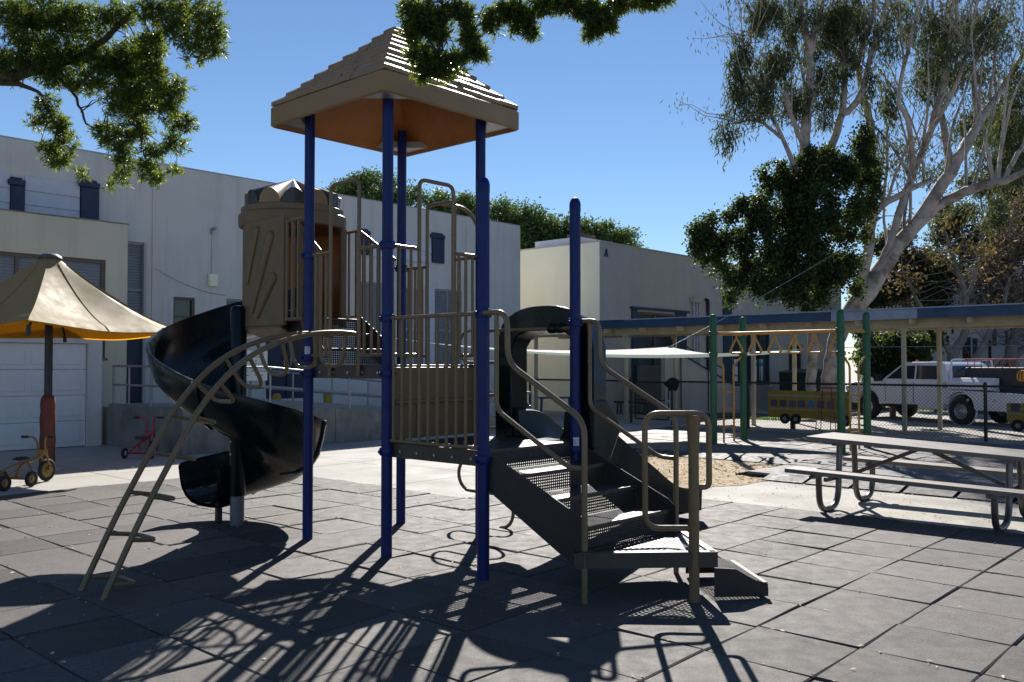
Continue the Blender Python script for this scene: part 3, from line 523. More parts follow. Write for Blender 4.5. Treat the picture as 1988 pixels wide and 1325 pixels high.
def rail_line(parent, x0, x1, y, posts, loop=True, base=None):
    zt = lambda x: RZ(x)+.78; zm = lambda x: RZ(x)+.42
    if loop: 
        m = MB(); m.tube(fillet([(x0,y,zt(x0)),(4.7,y,zt(4.7)),(x1,y,zt(x1)),(x1+.25,y,zt(x1)-.01),(x1+.25,y,zm(x1)+.01),(x1,y,zm(x1)),(4.7,y,zm(4.7)),(x0,y,zm(x0))], .1), .021, 8); obj('rail', m, steel_rail, parent)
    for x in posts:
        m = MB(); m.cyl((x, y, (RZ(x)+.085) if base is None else base(x)), (x, y, zt(x)), .021, n=8); obj('rail_post', m, steel_rail, parent)
rail_line(rp, 3.05, 12.0, 9.075, [4.75, 6.6, 8.4, 10.2, 12.0])
rail_line(rp, 4.8, 12.0, 10.48, [5.2, 6.2, 7.2, 8.2, 9.2, 10.2, 11.2], base=lambda x: RZ(x)+.19)
m = MB()
for z in (1.5, 1.14): m.cyl((3.05, 9.08, z), (3.05, 11.9, z), .021, n=8)
obj('rail', m, steel_rail, rp)
for y in (9.08, 10.3, 11.2, 11.88): obj('rail_post', MB().cyl((3.05, y, .77), (3.05, y, 1.5), .021, n=8), steel_rail, rp)

# ------------------------------------------------------------------ buildings
def wall(mb, o, u, v, n, W, H, ops, depth=.14):
    o = Vector(o); u = Vector(u); v = Vector(v); n = Vector(n)
    us = sorted(set([0, W]+[a for q in ops for a in q[:2]])); vs = sorted(set([0, H]+[a for q in ops for a in q[2:]]))
    pt = lambda a, b, d=0: o+u*a+v*b+n*d
    for i in range(len(us)-1):
        for j in range(len(vs)-1):
            a = (us[i]+us[i+1])/2; b = (vs[j]+vs[j+1])/2
            if any(q[0] < a < q[1] and q[2] < b < q[3] for q in ops): continue
            mb.add([pt(us[i],vs[j]), pt(us[i+1],vs[j]), pt(us[i+1],vs[j+1]), pt(us[i],vs[j+1])], [(0,1,2,3)])
    for (a, b, c, d) in ops:
        for q in ((a,c,b,c),(b,c,b,d),(b,d,a,d),(a,d,a,c)):
            mb.add([pt(q[0],q[1]), pt(q[2],q[3]), pt(q[2],q[3],depth), pt(q[0],q[1],depth)], [(0,1,2,3)])
    return mb
def window(parent, o, u, v, n, q, frame_m, pane_m, nx=1, nz=1, depth=.09, fw=.05, sill=True, slat=False, name='window'):
    # q = (u0,u1,v0,v1) opening; frame bars, panes and a sill, all real
    o = Vector(o); u = Vector(u); v = Vector(v); n = Vector(n); a, b, c, d = q
    def bx(m, ua, ub, va, vb, da, db):
        P = [o+u*x+v*y+n*z for z in (da, db) for x, y in ((ua,va),(ub,va),(ub,vb),(ua,vb))]
        m.add(P, [(0,3,2,1),(4,5,6,7),(0,1,5,4),(1,2,6,5),(2,3,7,6),(3,0,4,7)])
    m = MB(); e = .003
    bx(m, a+e, a+fw, c+e, d-e, depth-.05, depth+.03); bx(m, b-fw, b-e, c+e, d-e, depth-.05, depth+.03)
    bx(m, a+fw, b-fw, d-fw, d-e, depth-.049, depth+.03); bx(m, a+fw, b-fw, c+e, c+fw, depth-.049, depth+.03)
    for i in range(1, nx): x = a+(b-a)*i/nx; bx(m, x-fw*.4, x+fw*.4, c+fw, d-fw, depth-.04, depth+.03)
    for j in range(1, nz): y = c+(d-c)*j/nz; bx(m, a+fw, b-fw, y-fw*.4, y+fw*.4, depth-.038, depth+.03)
    f = obj(name, m, frame_m, parent, smooth=False)
    for i in range(nx):
        for j in range(nz):
            p = MB(); xa = a+(b-a)*i/nx+fw*.42; xb = a+(b-a)*(i+1)/nx-fw*.42; ya = c+(d-c)*j/nz+fw*.42; yb = c+(d-c)*(j+1)/nz-fw*.42
            bx(p, xa, xb, ya, yb, depth+.006, depth+.02)
            obj('pane', p, pane_m, f, smooth=False)
            if slat:
                s = MB(); k = int((yb-ya)/.06)
                for t in range(k): bx(s, xa, xb, ya+t*.06+.003, ya+t*.06+.056, depth-.004+.004*(t%2), depth+.004)
                obj('blind', s, blinds, f, smooth=False)
    if sill:
        m = MB(); bx(m, a-.04, b+.04, c-.05, c-.002, -.03, depth); obj('sill', m, frame_m if frame_m is brown_frame else stucco, f, smooth=False)
    return f
def shutter(parent, x0, x1, z0, z1, y, m_=None, name='shutter'):
    m = MB(); m.box(x0, y-.09, z0, x1, y-.002, z1-.16); m.box(x0-.05, y-.12, z1-.158, x1, y-.002, z1-.05); m.box(x0, y-.08, z1-.048, x1-.05, y-.002, z1)
    return obj(name, m, m_ or navy, parent, smooth=False, bevel=.012)

# --- long white building on the left
YM = 13.1
mb_ = thing('school_building', 'long tall white stucco building behind the ramp and play structure', 'building', (8, YM, 0))
O = (-6, YM, -.03); U = (1,0,0); V = (0,0,1); Nn = (0,1,0); W0 = 22.34
ops = [(3.3+6, 4.24+6, .74, 4.17), (4.88+6, 5.39+6, 2.2, 3.05), (6.15+6, 6.7+6, 2.2, 3.08), (7.2+6, 8.42+6, .73, 2.45),
       (9.86+6, 10.75+6, 1.35, 3.75), (11.45+6, 12.35+6, 1.35, 3.72), (12.66+6, 13.77+6, 1.35, 3.72)]
m = wall(MB(), O, U, V, Nn, W0, 5.92, ops); obj('wall', m, stucco, mb_, smooth=False)
m = MB(); m.box(-6, YM+.16, -.03, 16.335, YM+14, 5.885); obj('body', m, stucco, mb_, smooth=False)
m = MB(); m.box(16.337, YM+.0, -.03, 16.345, YM+14, 5.88); obj('end_wall', m, stucco, mb_, smooth=False)
m = MB(); m.box(-6, YM-.004, 5.892, 16.34, YM+.25, 5.92); obj('parapet_cap', m, stucco_grey, mb_, smooth=False)
for x in (4.4, 13.95): obj('downpipe', MB().box(x-.02, YM-.03, .7 if x < 5 else 0, x+.02, YM-.002, 5.6), stucco, mb_, smooth=False)
# tall window over a navy door
window(mb_, O, U, V, Nn, (9.3, 10.24, 2.12, 4.17), grey_frame, glass, 1, 2, slat=True, sill=False)
m = MB(); m.box(3.3, YM+.05, .72, 4.2, YM+.1, 2.08); dd = obj('door', m, mat('navy_door', (.012, .022, .06), .5, var=.1), mb_, smooth=False, bevel=.006)
m = MB()
for (a, b) in ((.9, 1.35), (1.45, 1.95)): m.box(3.4, YM+.035, a, 4.1, YM+.049, b)
obj('door_panel', m, MATS['navy_door'], dd, smooth=False, bevel=.008)
obj('door_jamb', MB().box(4.2, YM-.02, .72, 4.26, YM+.12, 4.14), stucco_grey, mb_, smooth=False)
window(mb_, O, U, V, Nn, ops[1], brown_frame, glass, 1, 2)
window(mb_, O, U, V, Nn, ops[2], grey_frame, glass, 1, 2)
for q in ops[4:]: window(mb_, O, U, V, Nn, q, grey_frame if q is not ops[5] else white_board, glass, 2 if q is not ops[4] else 1, 2, slat=True)
obj('window_pier', MB().box(12.38, YM-.04, 1.3, 12.64, YM-.002, 3.75), white_board, mb_, smooth=False)
for xa in (7.25, 7.82):
    d_ = obj('door', MB().box(xa, YM+.04, .72, xa+.54, YM+.09, 2.4), MATS['navy_door'], mb_, smooth=False, bevel=.006)
    obj('handle', MB().tube(fillet([(xa+(.46 if xa < 7.5 else .08), YM+.035, 1.5), (xa+(.46 if xa < 7.5 else .08), YM-.01, 1.5), (xa+(.46 if xa < 7.5 else .08), YM-.01, 1.75), (xa+(.46 if xa < 7.5 else .08), YM+.035, 1.75)], .02), .012, 6), galv, d_)
# boarded clerestory windows between navy brackets
def boarded(x0, x1, z0, z1):
    p = obj('boarded_window', MB().box(x0, YM-.02, z0, x1, YM-.002, z1), white_board, mb_, smooth=False)
    n = max(2, int((z1-z0)/.21))
    for k in range(n):
        m = MB(); za = z0+(z1-z0)*k/n; zb = z0+(z1-z0)*(k+1)/n-.006
        m.prism([(x0,YM-.055,za),(x0,YM-.021,za),(x0,YM-.021,zb),(x0,YM-.035,zb)], (x1-x0,0,0)); obj('clapboard', m, white_board, p, smooth=False)
boarded(1.81, 2.84, 4.36, 5.2); boarded(.4, 1.54, 4.36, 5.2); boarded(10.3, 12.5, 4.4, 4.98)
shutter(mb_, 1.55, 1.8, 4.36, 5.14, YM); shutter(mb_, 2.86, 3.22, 4.36, 5.3, YM); shutter(mb_, 12.53, 12.98, 4.42, 5.28, YM); shutter(mb_, 9.95, 10.27, 4.42, 5.1, YM)
# camera, conduit and box
cb = obj('conduit', MB().cyl((5.77, YM-.02, 3.6), (5.77, YM-.02, 4.5), .009, n=6), galv, mb_)
obj('junction_box', MB().box(5.68, YM-.12, 3.3, 5.88, YM-.01, 3.58), stucco_yel, cb, smooth=False, bevel=.01)
m = MB(); m.box(5.74, YM-.1, 4.5, 5.8, YM-.002, 4.56); m.cyl((5.77, YM-.22, 4.62), (5.77, YM-.02, 4.6), .035, n=10); obj('security_camera', m, galv, cb)

obj('wall_cable', MB().tube(smooth_path([(4.42,YM-.012,3.62),(4.9,YM-.012,3.40),(5.6,YM-.012,3.18),(6.14,YM-.012,3.12)], 5), .006, 5), galv, mb_)
# --- lower cream block with the wide window, and the white roll-up door in front of it
YB = 12.2
cbk = thing('cream_annex', 'low cream stucco annex with a wide brown window behind the umbrella', 'building', (0, YB, 0))
O2 = (-6, YB, -.03); opsb = [(4.2, 9.02, 1.69, 3.62)]
obj('wall', wall(MB(), O2, U, V, Nn, 9.45, 4.37, opsb), stucco_warm, cbk, smooth=False)
obj('body', MB().box(-6, YB+.15, -.03, 3.445, YM-.004, 4.335), stucco_warm, cbk, smooth=False)
obj('end_wall', MB().box(3.446, YB, -.03, 3.452, YM-.004, 4.33), stucco_warm, cbk, smooth=False)
obj('roof_edge', MB().box(-6, YB-.012, 4.342, 3.47, YM-.004, 4.365), wall_conc, cbk, smooth=False)
window(cbk, O2, U, V, Nn, (4.2, 9.02, 1.69, 3.62), brown_frame, glass, 3, 2, fw=.07, slat=True)
sh = thing('garage_front', 'white shed front with a closed panelled roll-up door beside the ramp', 'garage', (0, 11.95, -.03))
m = MB(); m.box(-4, 11.95, -.03, -3.4, 12.18, 2.1); m.box(2.6, 11.95, -.03, 2.86, 12.18, 2.1); m.box(-3.4, 11.95, 1.93, 2.6, 12.18, 2.1); obj('wall', m, stucco, sh, smooth=False)
obj('coping', MB().box(-4, 11.9, 2.103, 2.9, 12.19, 2.16), stucco_grey, sh, smooth=False)
for k in range(4):
    z0 = -.02+k*.487; d = obj('door_section', MB().box(-3.39, 12.03, z0, 2.59, 12.08, z0+.482), white_paint, sh, smooth=False, bevel=.006)
    for i in range(6):
        x0 = 2.48-i*.99-.87; m = MB(); m.box(x0, 12.018, z0+.09, x0+.87, 12.029, z0+.39); obj('raised_panel', m, white_paint, d, smooth=False, bevel=.006)

# --- building marked A
XA, YA, ZA = 18.97, 11.95, 5.57
ba = thing('letter_a_building', 'cream flat-roofed building marked with the letter A beyond the fence', 'building', (XA, YA, -.3))
OA = (XA, YA, -.35); opsA = [(21.08-XA, 23.57-XA, 1.2, 3.72), (27.9-XA, 31.2-XA, 1.0, 3.7), (33.0-XA, 34.5-XA, .3, 2.8)]
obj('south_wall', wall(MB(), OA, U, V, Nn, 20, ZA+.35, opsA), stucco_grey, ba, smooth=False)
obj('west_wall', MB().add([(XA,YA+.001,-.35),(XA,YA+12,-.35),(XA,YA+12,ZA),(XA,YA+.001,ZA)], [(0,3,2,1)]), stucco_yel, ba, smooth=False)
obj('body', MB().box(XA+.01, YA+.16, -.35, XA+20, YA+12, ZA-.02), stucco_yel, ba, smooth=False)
obj('parapet_cap', MB().box(XA-.03, YA-.03, ZA+.002, XA+20, YA+12, ZA+.04), stucco_grey, ba, smooth=False)
obj('roof_curb', MB().box(XA+.3, 13.0, ZA+.042, XA+2.2, 15.0, ZA+.3), white_board, ba, smooth=False)
obj('roof_hatch', MB().box(XA+.8, 13.3, ZA+.302, XA+1.6, 13.95, ZA+.5), bark_red, ba, smooth=False)
m = MB(); zl = 5.10; xl = 19.22; y0 = YA-.035; h = .27; w = .2
for s in (-1, 1):
    m.prism([(xl+w/2+s*w/2, y0, zl), (xl+w/2+s*(w/2-.055), y0, zl), (xl+w/2+s*.0, y0, zl+h), (xl+w/2+s*.03, y0, zl+h)], (0, .03, 0))
m.box(xl+.05, y0+.002, zl+.07, xl+w-.05, y0+.03, zl+.115); obj('letter_a', m, teal, ba, smooth=False)
window(ba, OA, U, V, Nn, opsA[0], brown_frame, glass, 2, 2, fw=.09)
obj('head_trim', MB().box(20.7, YA-.12, 3.44, 24.45, YA-.002, 3.52), teal, ba, smooth=False)
for a, b in ((20.77, 21.06), (23.6, 24.3)): obj('shutter', MB().box(a, YA-.07, .85, b, YA-.002, 3.435), teal, ba, smooth=False, bevel=.01)
window(ba, OA, U, V, Nn, opsA[1], teal, glass, 4, 2, fw=.1)
for x, c in ((28.1, white_paint), (28.6, white_paint), (29.75, white_paint), (30.3, white_paint)):
    obj('poster', MB().box(x, YA+.055, .85, x+.32, YA+.062, 1.75), c, ba, smooth=False)
    obj('poster_band', MB().box(x, YA+.05, 1.45, x+.32, YA+.054, 1.62), mat('poster_blue', (.08, .3, .5), .6, var=.2), ba, smooth=False)
obj('shutter', MB().box(27.1, YA-.07, .4, 27.75, YA-.002, 4.25), teal, ba, smooth=False, bevel=.01)
cn = obj('gutter_box', MB().box(24.6, YA-.2, 3.86, 25.3, YA-.002, 4.06), stucco_grey, ba, smooth=False, bevel=.01)
for x in (24.78, 24.98, 25.18): obj('conduit', MB().cyl((x, YA-.09, 1.35), (x, YA-.09, 3.86), .035, n=8), galv, cn)
obj('meter_box', MB().box(24.5, YA-.22, 1.0, 25.4, YA-.002, 1.36), stucco_grey, cn, smooth=False, bevel=.01)
for x in (24.7, 25.1): obj('conduit', MB().cyl((x, YA-.1, .3), (x, YA-.1, 1.0), .03, n=8), galv, cn)
obj('vent_pipe', MB().tube(fillet([(25.85, YA-.08, .4), (25.85, YA-.08, 4.0), (25.7, YA-.08, 4.02)], .06), .06, 8), black_metal, ba)
window(ba, OA, U, V, Nn, opsA[2], stucco_grey, black_plast, 1, 1)  # garage opening, its dark inside imitated by a black pane
# stair wall in front of it
st = thing('stair_block', 'cream concrete stair with a sloping side wall against the letter A building', 'stairs', (22.5, 11.0, -.3))
obj('side_wall', MB().prism([(20.3,10.3,-.33),(25.0,10.3,-.33),(25.0,10.3,.75),(20.9,10.3,2.0),(20.3,10.3,2.0)], (0,.15,0)), stucco_grey, st, smooth=False)
for k in range(9): obj('step', MB().box(21.0+k*.42, 10.46, -.33, 21.0+k*.42+.415, 11.9, 1.5-k*.18), wall_conc, st, smooth=False)
m = MB()
for z in (0.45, .8): m.tube(fillet([(21.0,10.25,1.5+z),(24.8,10.25,.35+z),(25.2,10.25,.3+z)], .1), .022, 6)
for x in (21.2, 23.0, 24.8): m.cyl((x,10.25,-.1),(x,10.25,2.25-(x-21)*.3), .022, n=6)
obj('handrail', m, black_metal, st)
# --- far white two-storey building
bb = thing('far_white_building', 'two-storey white building with tall dark windows behind the truck', 'building', (40, 4, -.3))
WINS = [(8.78,8.61,1.64,2.65),(8.36,8.11,1.64,2.99),(7.45,7.28,2.38,2.88),(7.19,7.08,2.96,3.4),(7.05,6.94,1.76,2.44),(6.73,6.35,1.39,2.8),(5.47,5.27,2.35,3.28),(5.65,5.49,1.63,2.63),(4.94,4.81,2.34,3.06)]
OB = (40, 11.6, -.3); opsB = [(11.6-a, 11.6-b, c+.3, d+.3) for a, b, c, d in WINS]+[(1.0,1.5,1.6,3.4),(8.3,8.6,1.8,3.2),(9.4,9.9,1.8,3.2),(11,11.5,1.8,3.2)]
obj('wall', wall(MB(), OB, (0,-1,0), V, (1,0,0), 26, 6.2, opsB), white_board, bb, smooth=False)
obj('body', MB().box(40.16, -14.4, -.3, 52, 11.6, 5.85), stucco, bb, smooth=False)
for q in opsB: window(bb, OB, (0,-1,0), V, (1,0,0), q, brown_frame, glass, 1, 2 if q[3]-q[2] > .8 else 1, fw=.035, sill=False)
for (a, b, c, d) in ((6.27, 6.07, 1.39, 2.73), (9.3, 9.1, 1.2, 2.8)): obj('shutter', MB().box(39.95, b, c, 39.998, a, d), teal, bb, smooth=False)

# ------------------------------------------------------------------ covered walkway
cw = thing('covered_walkway', 'long covered walkway with blue fascia and cream posts across the yard', 'walkway', (17.4, 4, -.03))
obj('roof_deck', MB().box(16.05, -14, 2.56, 18.9, 13.0, 2.74), cream_paint, cw, smooth=False)
m = MB(); ysf = [-14, -6.2, 1.05, 3.0, 8.3, 13.0]
for a, b in zip(ysf, ysf[1:]): obj('fascia', MB().box(16.0, a+.004, 2.55+random.uniform(-.006,.006), 16.048, b-.004, 2.765), roof_white if (a == 1.05) else fascia_m, cw, smooth=False)
m = MB(); m.box(15.97, -14, 2.768, 18.95, 8.9, 2.80); obj('roofing', m, roof_white, cw, smooth=False)
obj('roofing', MB().box(15.975, 8.9, 2.768, 18.95, 13.0, 2.79), fascia_m, cw, smooth=False)
for x in (16.45, 18.1): obj('beam', MB().box(x, -14, 2.37, x+.14, 13.0, 2.557), cream_paint, cw, smooth=False)
for y in np.arange(-13.2, 13, 1.2): obj('joist', MB().box(16.052, y, 2.44, 16.448, y+.05, 2.556), cream_paint, cw, smooth=False)
for x, yy in ((16.52, (-5.7, -2.1, 1.52, 5.25, 9.2, 12.6)), (18.17, (-5.8, -2.3, 1.25, 4.9, 8.6, 11.9))):
    for y in yy:
        pz = obj('post', MB().box(x-.045, y-.045, -.03, x+.045, y+.045, 2.368), cream_paint, cw, smooth=False, bevel=.006)
        obj('knee_plate', MB().box(x-.06, y-.1, 2.3, x-.047, y+.1, 2.5), cream_paint, pz, smooth=False)

# ------------------------------------------------------------------ chain-link fence and gate
def chain(mb, x, y0, y1, z0, z1, pitch=.075, r=.0032):
    H = z1-z0; n = int((y1-y0+H)/pitch)
    for k in range(n):
        for s in (1, -1):
            a = y0-H+k*pitch; b = a+H
            ya, yb = max(a, y0), min(b, y1)
            if yb-ya < .02: continue
            za = z0+(ya-a); zb = z0+(yb-a)
            if s == 1: p, q = (x, ya, za), (x, yb, zb)
            else: p, q = (x+.004, ya, z1-(za-z0)), (x+.004, yb, z1-(zb-z0))
            mb.tube([p, q], r, 3, False)
XF = 15.2; ZF = 1.09
def fence(name, label, ya, yb, posts, z0=-.0):
    f = thing(name, label, 'fence', (XF, (ya+yb)/2, -.03))
    for y in posts:
        p = obj('post', MB().cyl((XF, y, -.03), (XF, y, ZF+.03), .035, n=10), black_metal, f)
        obj('cap', MB().lathe([(.04,0),(.04,.02),(.025,.045),(0,.055)], (XF, y, ZF+.03), 10), black_metal, p)
    obj('top_rail', MB().cyl((XF, ya, ZF), (XF, yb, ZF), .022, n=8), black_metal, f)
    m = MB(); chain(m, XF-.02, ya, yb, .02, ZF+.02); o = obj('chain_mesh', m, black_metal, f, smooth=False); o['kind'] = 'stuff'
    m = MB(); k = int((yb-ya)/.0375)
    for t in range(k): m.tube([(XF-.02, ya+t*.0375, ZF+.015), (XF-.03, ya+t*.0375+.01, ZF+.045)], .0032, 3, False)
    obj('twisted_edge', m, black_metal, f, smooth=False)['kind'] = 'stuff'
fence('chain_link_fence', 'black chain-link fence right of the gate, behind the ring bars', -7.0, 6.86, [-6.9, -3.7, -.5, 4.72, 6.86])
fence('chain_link_fence', 'black chain-link fence left of the gate, in front of the cream wall', 8.12, 13.0, [8.12, 11.7, 13.0])
gt = thing('chain_link_gate', 'black chain-link gate between two fence posts with a jacket on it', 'gate', (XF, 7.5, 0))
obj('gate_frame', MB().tube(fillet([(XF,6.96,.1),(XF,8.0,.1),(XF,8.0,ZF-.02),(XF,6.96,ZF-.02),(XF,6.96,.1)], .05), .02, 8), black_metal, gt)
m = MB(); m.cyl((XF,6.96,.6),(XF,8.0,.6), .015, n=6); obj('cross_bar', m, black_metal, gt)
m = MB(); chain(m, XF-.02, 6.97, 7.99, .11, ZF-.03); obj('chain_mesh', m, black_metal, gt, smooth=False)['kind'] = 'stuff'
m = MB(); m.box(XF-.05, 6.88, .55, XF-.022, 7.02, .62); obj('latch', m, galv, gt, smooth=False)
# jacket over the gate post
m = MB(); rows = []
for k in range(9):
    t = k/8; row = []
    for j in range(13):
        a = 2*PI*j/12; w = (.10+.10*math.sin(PI*min(t*1.2,1)))*(1+.2*math.sin(3*a+t*5)); row.append((XF-.03+math.cos(a)*w*.5, 6.82+math.sin(a)*w*1.1, 1.17-.3*t+.02*math.sin(a*2)))
    rows.append(row)
m.sheet(rows); m.add([(XF-.03, 6.82, 1.2)]+rows[0][:-1], [(0, k+1, (k+1) % 12+1) for k in range(12)])
o = obj('jacket', m, mat('black_cloth', (.012, .012, .018), .9, var=.2), org=(XF, 6.82, .85)); 
o.data.transform(Matrix.Translation((0,0,0))); tag(o, 'black jacket hung over the gate post', 'jacket')

# ------------------------------------------------------------------ the play structure
ps = thing('play_structure', 'big play structure with blue posts, tan roof, spiral slide, stairs and ladder', 'play structure', (S/2, 0, 0))
PA, PB, PE, PD, PC, PF = (0,S), (0,0), (0,-S), (S,S), (S,0), (S,-S)
PR = .0445
ZU, ZL, ZT = 1.53, .91, 1.98
def post(p, top, clamps, cap):
    m = MB(); m.cyl((p[0],p[1],-.03), (p[0],p[1],top-(.05 if cap else 0)), PR, n=24)
    o = obj('post', m, blue_metal, ps)
    if cap: obj('post_cap', MB().lathe([(PR+.002,-.06),(PR+.002,0),(PR*.93,.022),(PR*.7,.042),(PR*.35,.052),(0,.055)], (p[0],p[1],top-.05), 24), blue_metal, o)
    for z in clamps:
        m = MB(); m.lathe([(PR+.001,-.032),(PR+.013,-.03),(PR+.017,-.012),(PR+.017,.012),(PR+.013,.03),(PR+.001,.032)], (p[0],p[1],z), 24)
        for a in (YAW+PI*.75, YAW-PI*.25):
            c, s_ = math.cos(a), math.sin(a)
            m.cyl((p[0]+c*(PR+.01), p[1]+s_*(PR+.01), z), (p[0]+c*(PR+.035), p[1]+s_*(PR+.035), z), .017, .014, n=10)
        obj('clamp', m, blue_metal, o)
post(PA, 3.80, (2.49, 1.59, 1.45), False)
post(PB, 3.80, (2.49, 1.9, 1.46, .84), False)
post(PC, 3.80, (2.49, 1.9, 1.46, .84), False)
post(PD, 3.80, (2.46, 1.46), False)
_po = [o for o in ps.children if o.name.startswith('post')]
obj('label_sticker', MB().lathe([(PR+.0012,0),(PR+.0012,.07)], (*PA, 1.62), 8, YAW+PI*.8, YAW+PI*1.15), mat('sticker_white', (.55,.56,.6), .5, var=.3, scale=40), _po[0])
post(PE, 2.88, (1.90, .85), True)
post(PF, 2.88, (1.87, .85), True)

obj('label_sticker', MB().lathe([(PR+.0012,0),(PR+.0012,.09)], (*PF, .86), 8, YAW+PI*.85, YAW+PI*1.2), MATS['sticker_white'], [o for o in ps.children if o.name.startswith('post')][-1])
# ---- roof: moulded courses of shingles, orange underside, steel gussets
rf = grp('roof', ps)
C0 = (S/2, S/2); HR = .79; Z0, Z1 = 3.625, 3.80
def sq(h, z, rnd=0.0, n=4):
    out = []
    for (sx, sy) in ((-1,-1),(1,-1),(1,1),(-1,1)):
        if rnd == 0: out.append((C0[0]+sx*h, C0[1]+sy*h, z)); continue
        a0 = {(-1,-1): PI, (1,-1): 1.5*PI, (1,1): 0, (-1,1): .5*PI}[(sx,sy)]
        for k in range(n+1):
            a = a0+PI/2*k/n; out.append((C0[0]+sx*(h-rnd)+rnd*math.cos(a), C0[1]+sy*(h-rnd)+rnd*math.sin(a), z))
    return out
def loft(rings, close_top=False):
    m = MB(); n = len(rings[0]); m.add([p for r in rings for p in r], [(i*n+k, i*n+(k+1)%n, (i+1)*n+(k+1)%n, (i+1)*n+k) for i in range(len(rings)-1) for k in range(n)])
    if close_top: m.add(rings[-1], [tuple(range(n))])
    return m
obj('eave_band', loft([sq(HR-.03, Z0+.004, .05), sq(HR-.012, Z0, .05), sq(HR, Z0+.012, .05), sq(HR, Z1-.014, .05), sq(HR-.012, Z1, .05), sq(HR-.09, Z1+.03, .03)]), roof_tan, rf)
NC = 8; hs = [HR-.02-(HR-.02-.06)*k/NC for k in range(NC+1)]; APEX = 4.50
zs = [Z1+.012+(APEX-Z1-.03)*k/NC for k in range(NC+1)]
for k in range(NC):
    m = MB(); lip = .034; h0, h1 = hs[k], hs[k+1]; zl = zs[k]; zh = zs[k+1]
    for side in range(4):
        ca, sa = [(1,0),(0,1),(-1,0),(0,-1)][side]
        nseg = max(2, 7-int(k*.75)); cuts = [-1]+sorted(random.uniform(-.85,.85) if nseg > 2 else 0 for _ in range(nseg-1))+[1]
        cuts = [-1]+[-1+2*(i+1)/nseg+random.uniform(-.3,.3)/nseg for i in range(nseg-1)]+[1]
        for a, b in zip(cuts, cuts[1:]):
            dz = random.uniform(-.006, .006); dr = random.uniform(-.008, .008)
            def q(t, h, z): # local frame: outward = +x rotated
                x, y = h, t*h; return (C0[0]+x*ca-y*sa, C0[1]+x*sa+y*ca, z)
            hh = h0+dr if 0 < a+1 or b < 1 else h0
            m.add([q(a,hh,zl+dz), q(b,hh,zl+dz), q(b,hh,zl+lip+dz), q(a,hh,zl+lip+dz), q(a,h1-.01,zh+.018), q(b,h1-.01,zh+.018), q(a,h0-.06,zl+dz), q(b,h0-.06,zl+dz)],
                  [(0,1,2,3),(3,2,5,4),(0,3,4),(1,5,2),(1,0,6,7)])
    obj('shingle_course', m, roof_tan, rf, smooth=False)
obj('roof_crown', loft([sq(.085, APEX-.05, .02), sq(.085, APEX-.005, .02), sq(.07, APEX+.01, .02)], True), roof_tan, rf)
und = loft([sq(HR-.035, Z0+.006, .03), sq(HR-.05, Z0+.05, .03), sq(HR-.12, Z1-.06, .03), sq(.05, 4.38, .02)], True)
obj('roof_underside', und, roof_under, rf)
for (sx, sy) in ((-1,-1),(1,-1),(1,1),(-1,1)):
    cx, cy = C0[0]+sx*(HR-.04), C0[1]+sy*(HR-.04); L = .36
    m = MB(); m.prism([(cx,cy,Z0+.03),(cx-sx*L,cy,Z0+.03),(cx,cy-sy*L,Z0+.03)], (0,0,.006))
    m.bar((cx-sx*L,cy,Z0+.06),(cx,cy-sy*L,Z0+.06), .004, .06)
    obj('gusset_plate', m, galv, rf, smooth=False)

# ---- decks: folded edges with slots and a punched top
def deck(name, x0, y0, x1, y1, zt, zb, n=32):
    d = obj(name, MB().perf((x0+.01, y0+.01, zt-.004), (x1-x0-.02,0,0), (0,y1-y0-.02,0), n, n, .86), dark_coat, ps, smooth=False)
    t = .008
    for (ax, ay, bx, by) in ((x0,y0,x1,y0+t),(x0,y1-t,x1,y1),(x0,y0+t,x0+t,y1-t),(x1-t,y0+t,x1,y1-t)):
        obj('deck_edge', MB().box(ax,ay,zb,bx,by,zt), brown_coat, d, smooth=False, bevel=.003)
    for j in range(5):
        t_ = (j+.6)/5.2
        for (fx, fy, dx, dy) in ((x0+(x1-x0)*t_, y0, 0, -1), (x0, y0+(y1-y0)*t_, -1, 0)):
            obj('bolt', MB().cyl((fx, fy, zb+.05), (fx+dx*.008, fy+dy*.008, zb+.05), .011, n=8), galv, d)
    m = MB()
    for k in (1, 2, 3): yy = y0+(y1-y0)*k/4; m.box(x0+.01, yy-.015, zb+.02, x1-.01, yy+.015, zt-.012)
    obj('deck_rib', m, dark_coat, d, smooth=False)
    return d
e = .022
deck('upper_deck', e, e, S-e, S-e, ZU, ZU-.115)
deck('lower_deck', e, -S+e, S-e, -e, ZL, ZL-.115)
# ---- barriers
def barrier(p0, p1, zt, zb, ts, r=.0125, rr=.016, top=True, name='barrier'):
    # p0,p1 plan points; ts = fractions of the balusters
    X = lambda t: (p0[0]+(p1[0]-p0[0])*t, p0[1]+(p1[1]-p0[1])*t)
    b = obj(name, MB().cyl((*X(0), zt), (*X(1), zt), rr, n=10), tan_metal, ps)
    obj('bottom_rail', MB().cyl((*X(0), zb), (*X(1), zb), rr*.9, n=10), tan_metal, b)
    for t in ts: obj('baluster', MB().cyl((*X(t), zb), (*X(t), zt), r, n=8), tan_metal, b)
    return b
barrier((0,-.05), (0,-S+.05), 1.90, .93, [.03+.94*k/9 for k in range(10)])
tw = obj('riser_panel', MB().box(.05, -.012, ZL+.02, S-.05, .012, ZU-.02), tan_plastic, ps, smooth=False, bevel=.006)
obj('step_lip', MB().box(.055, -.05, 1.215, S-.055, -.013, 1.245), tan_plastic, tw, smooth=False, bevel=.008)
for x in (.3, .53, .76):
    obj('panel_groove', MB().box(x, -.019, ZL+.05, x+.012, -.0125, 1.2), tan_plastic, tw, smooth=False)
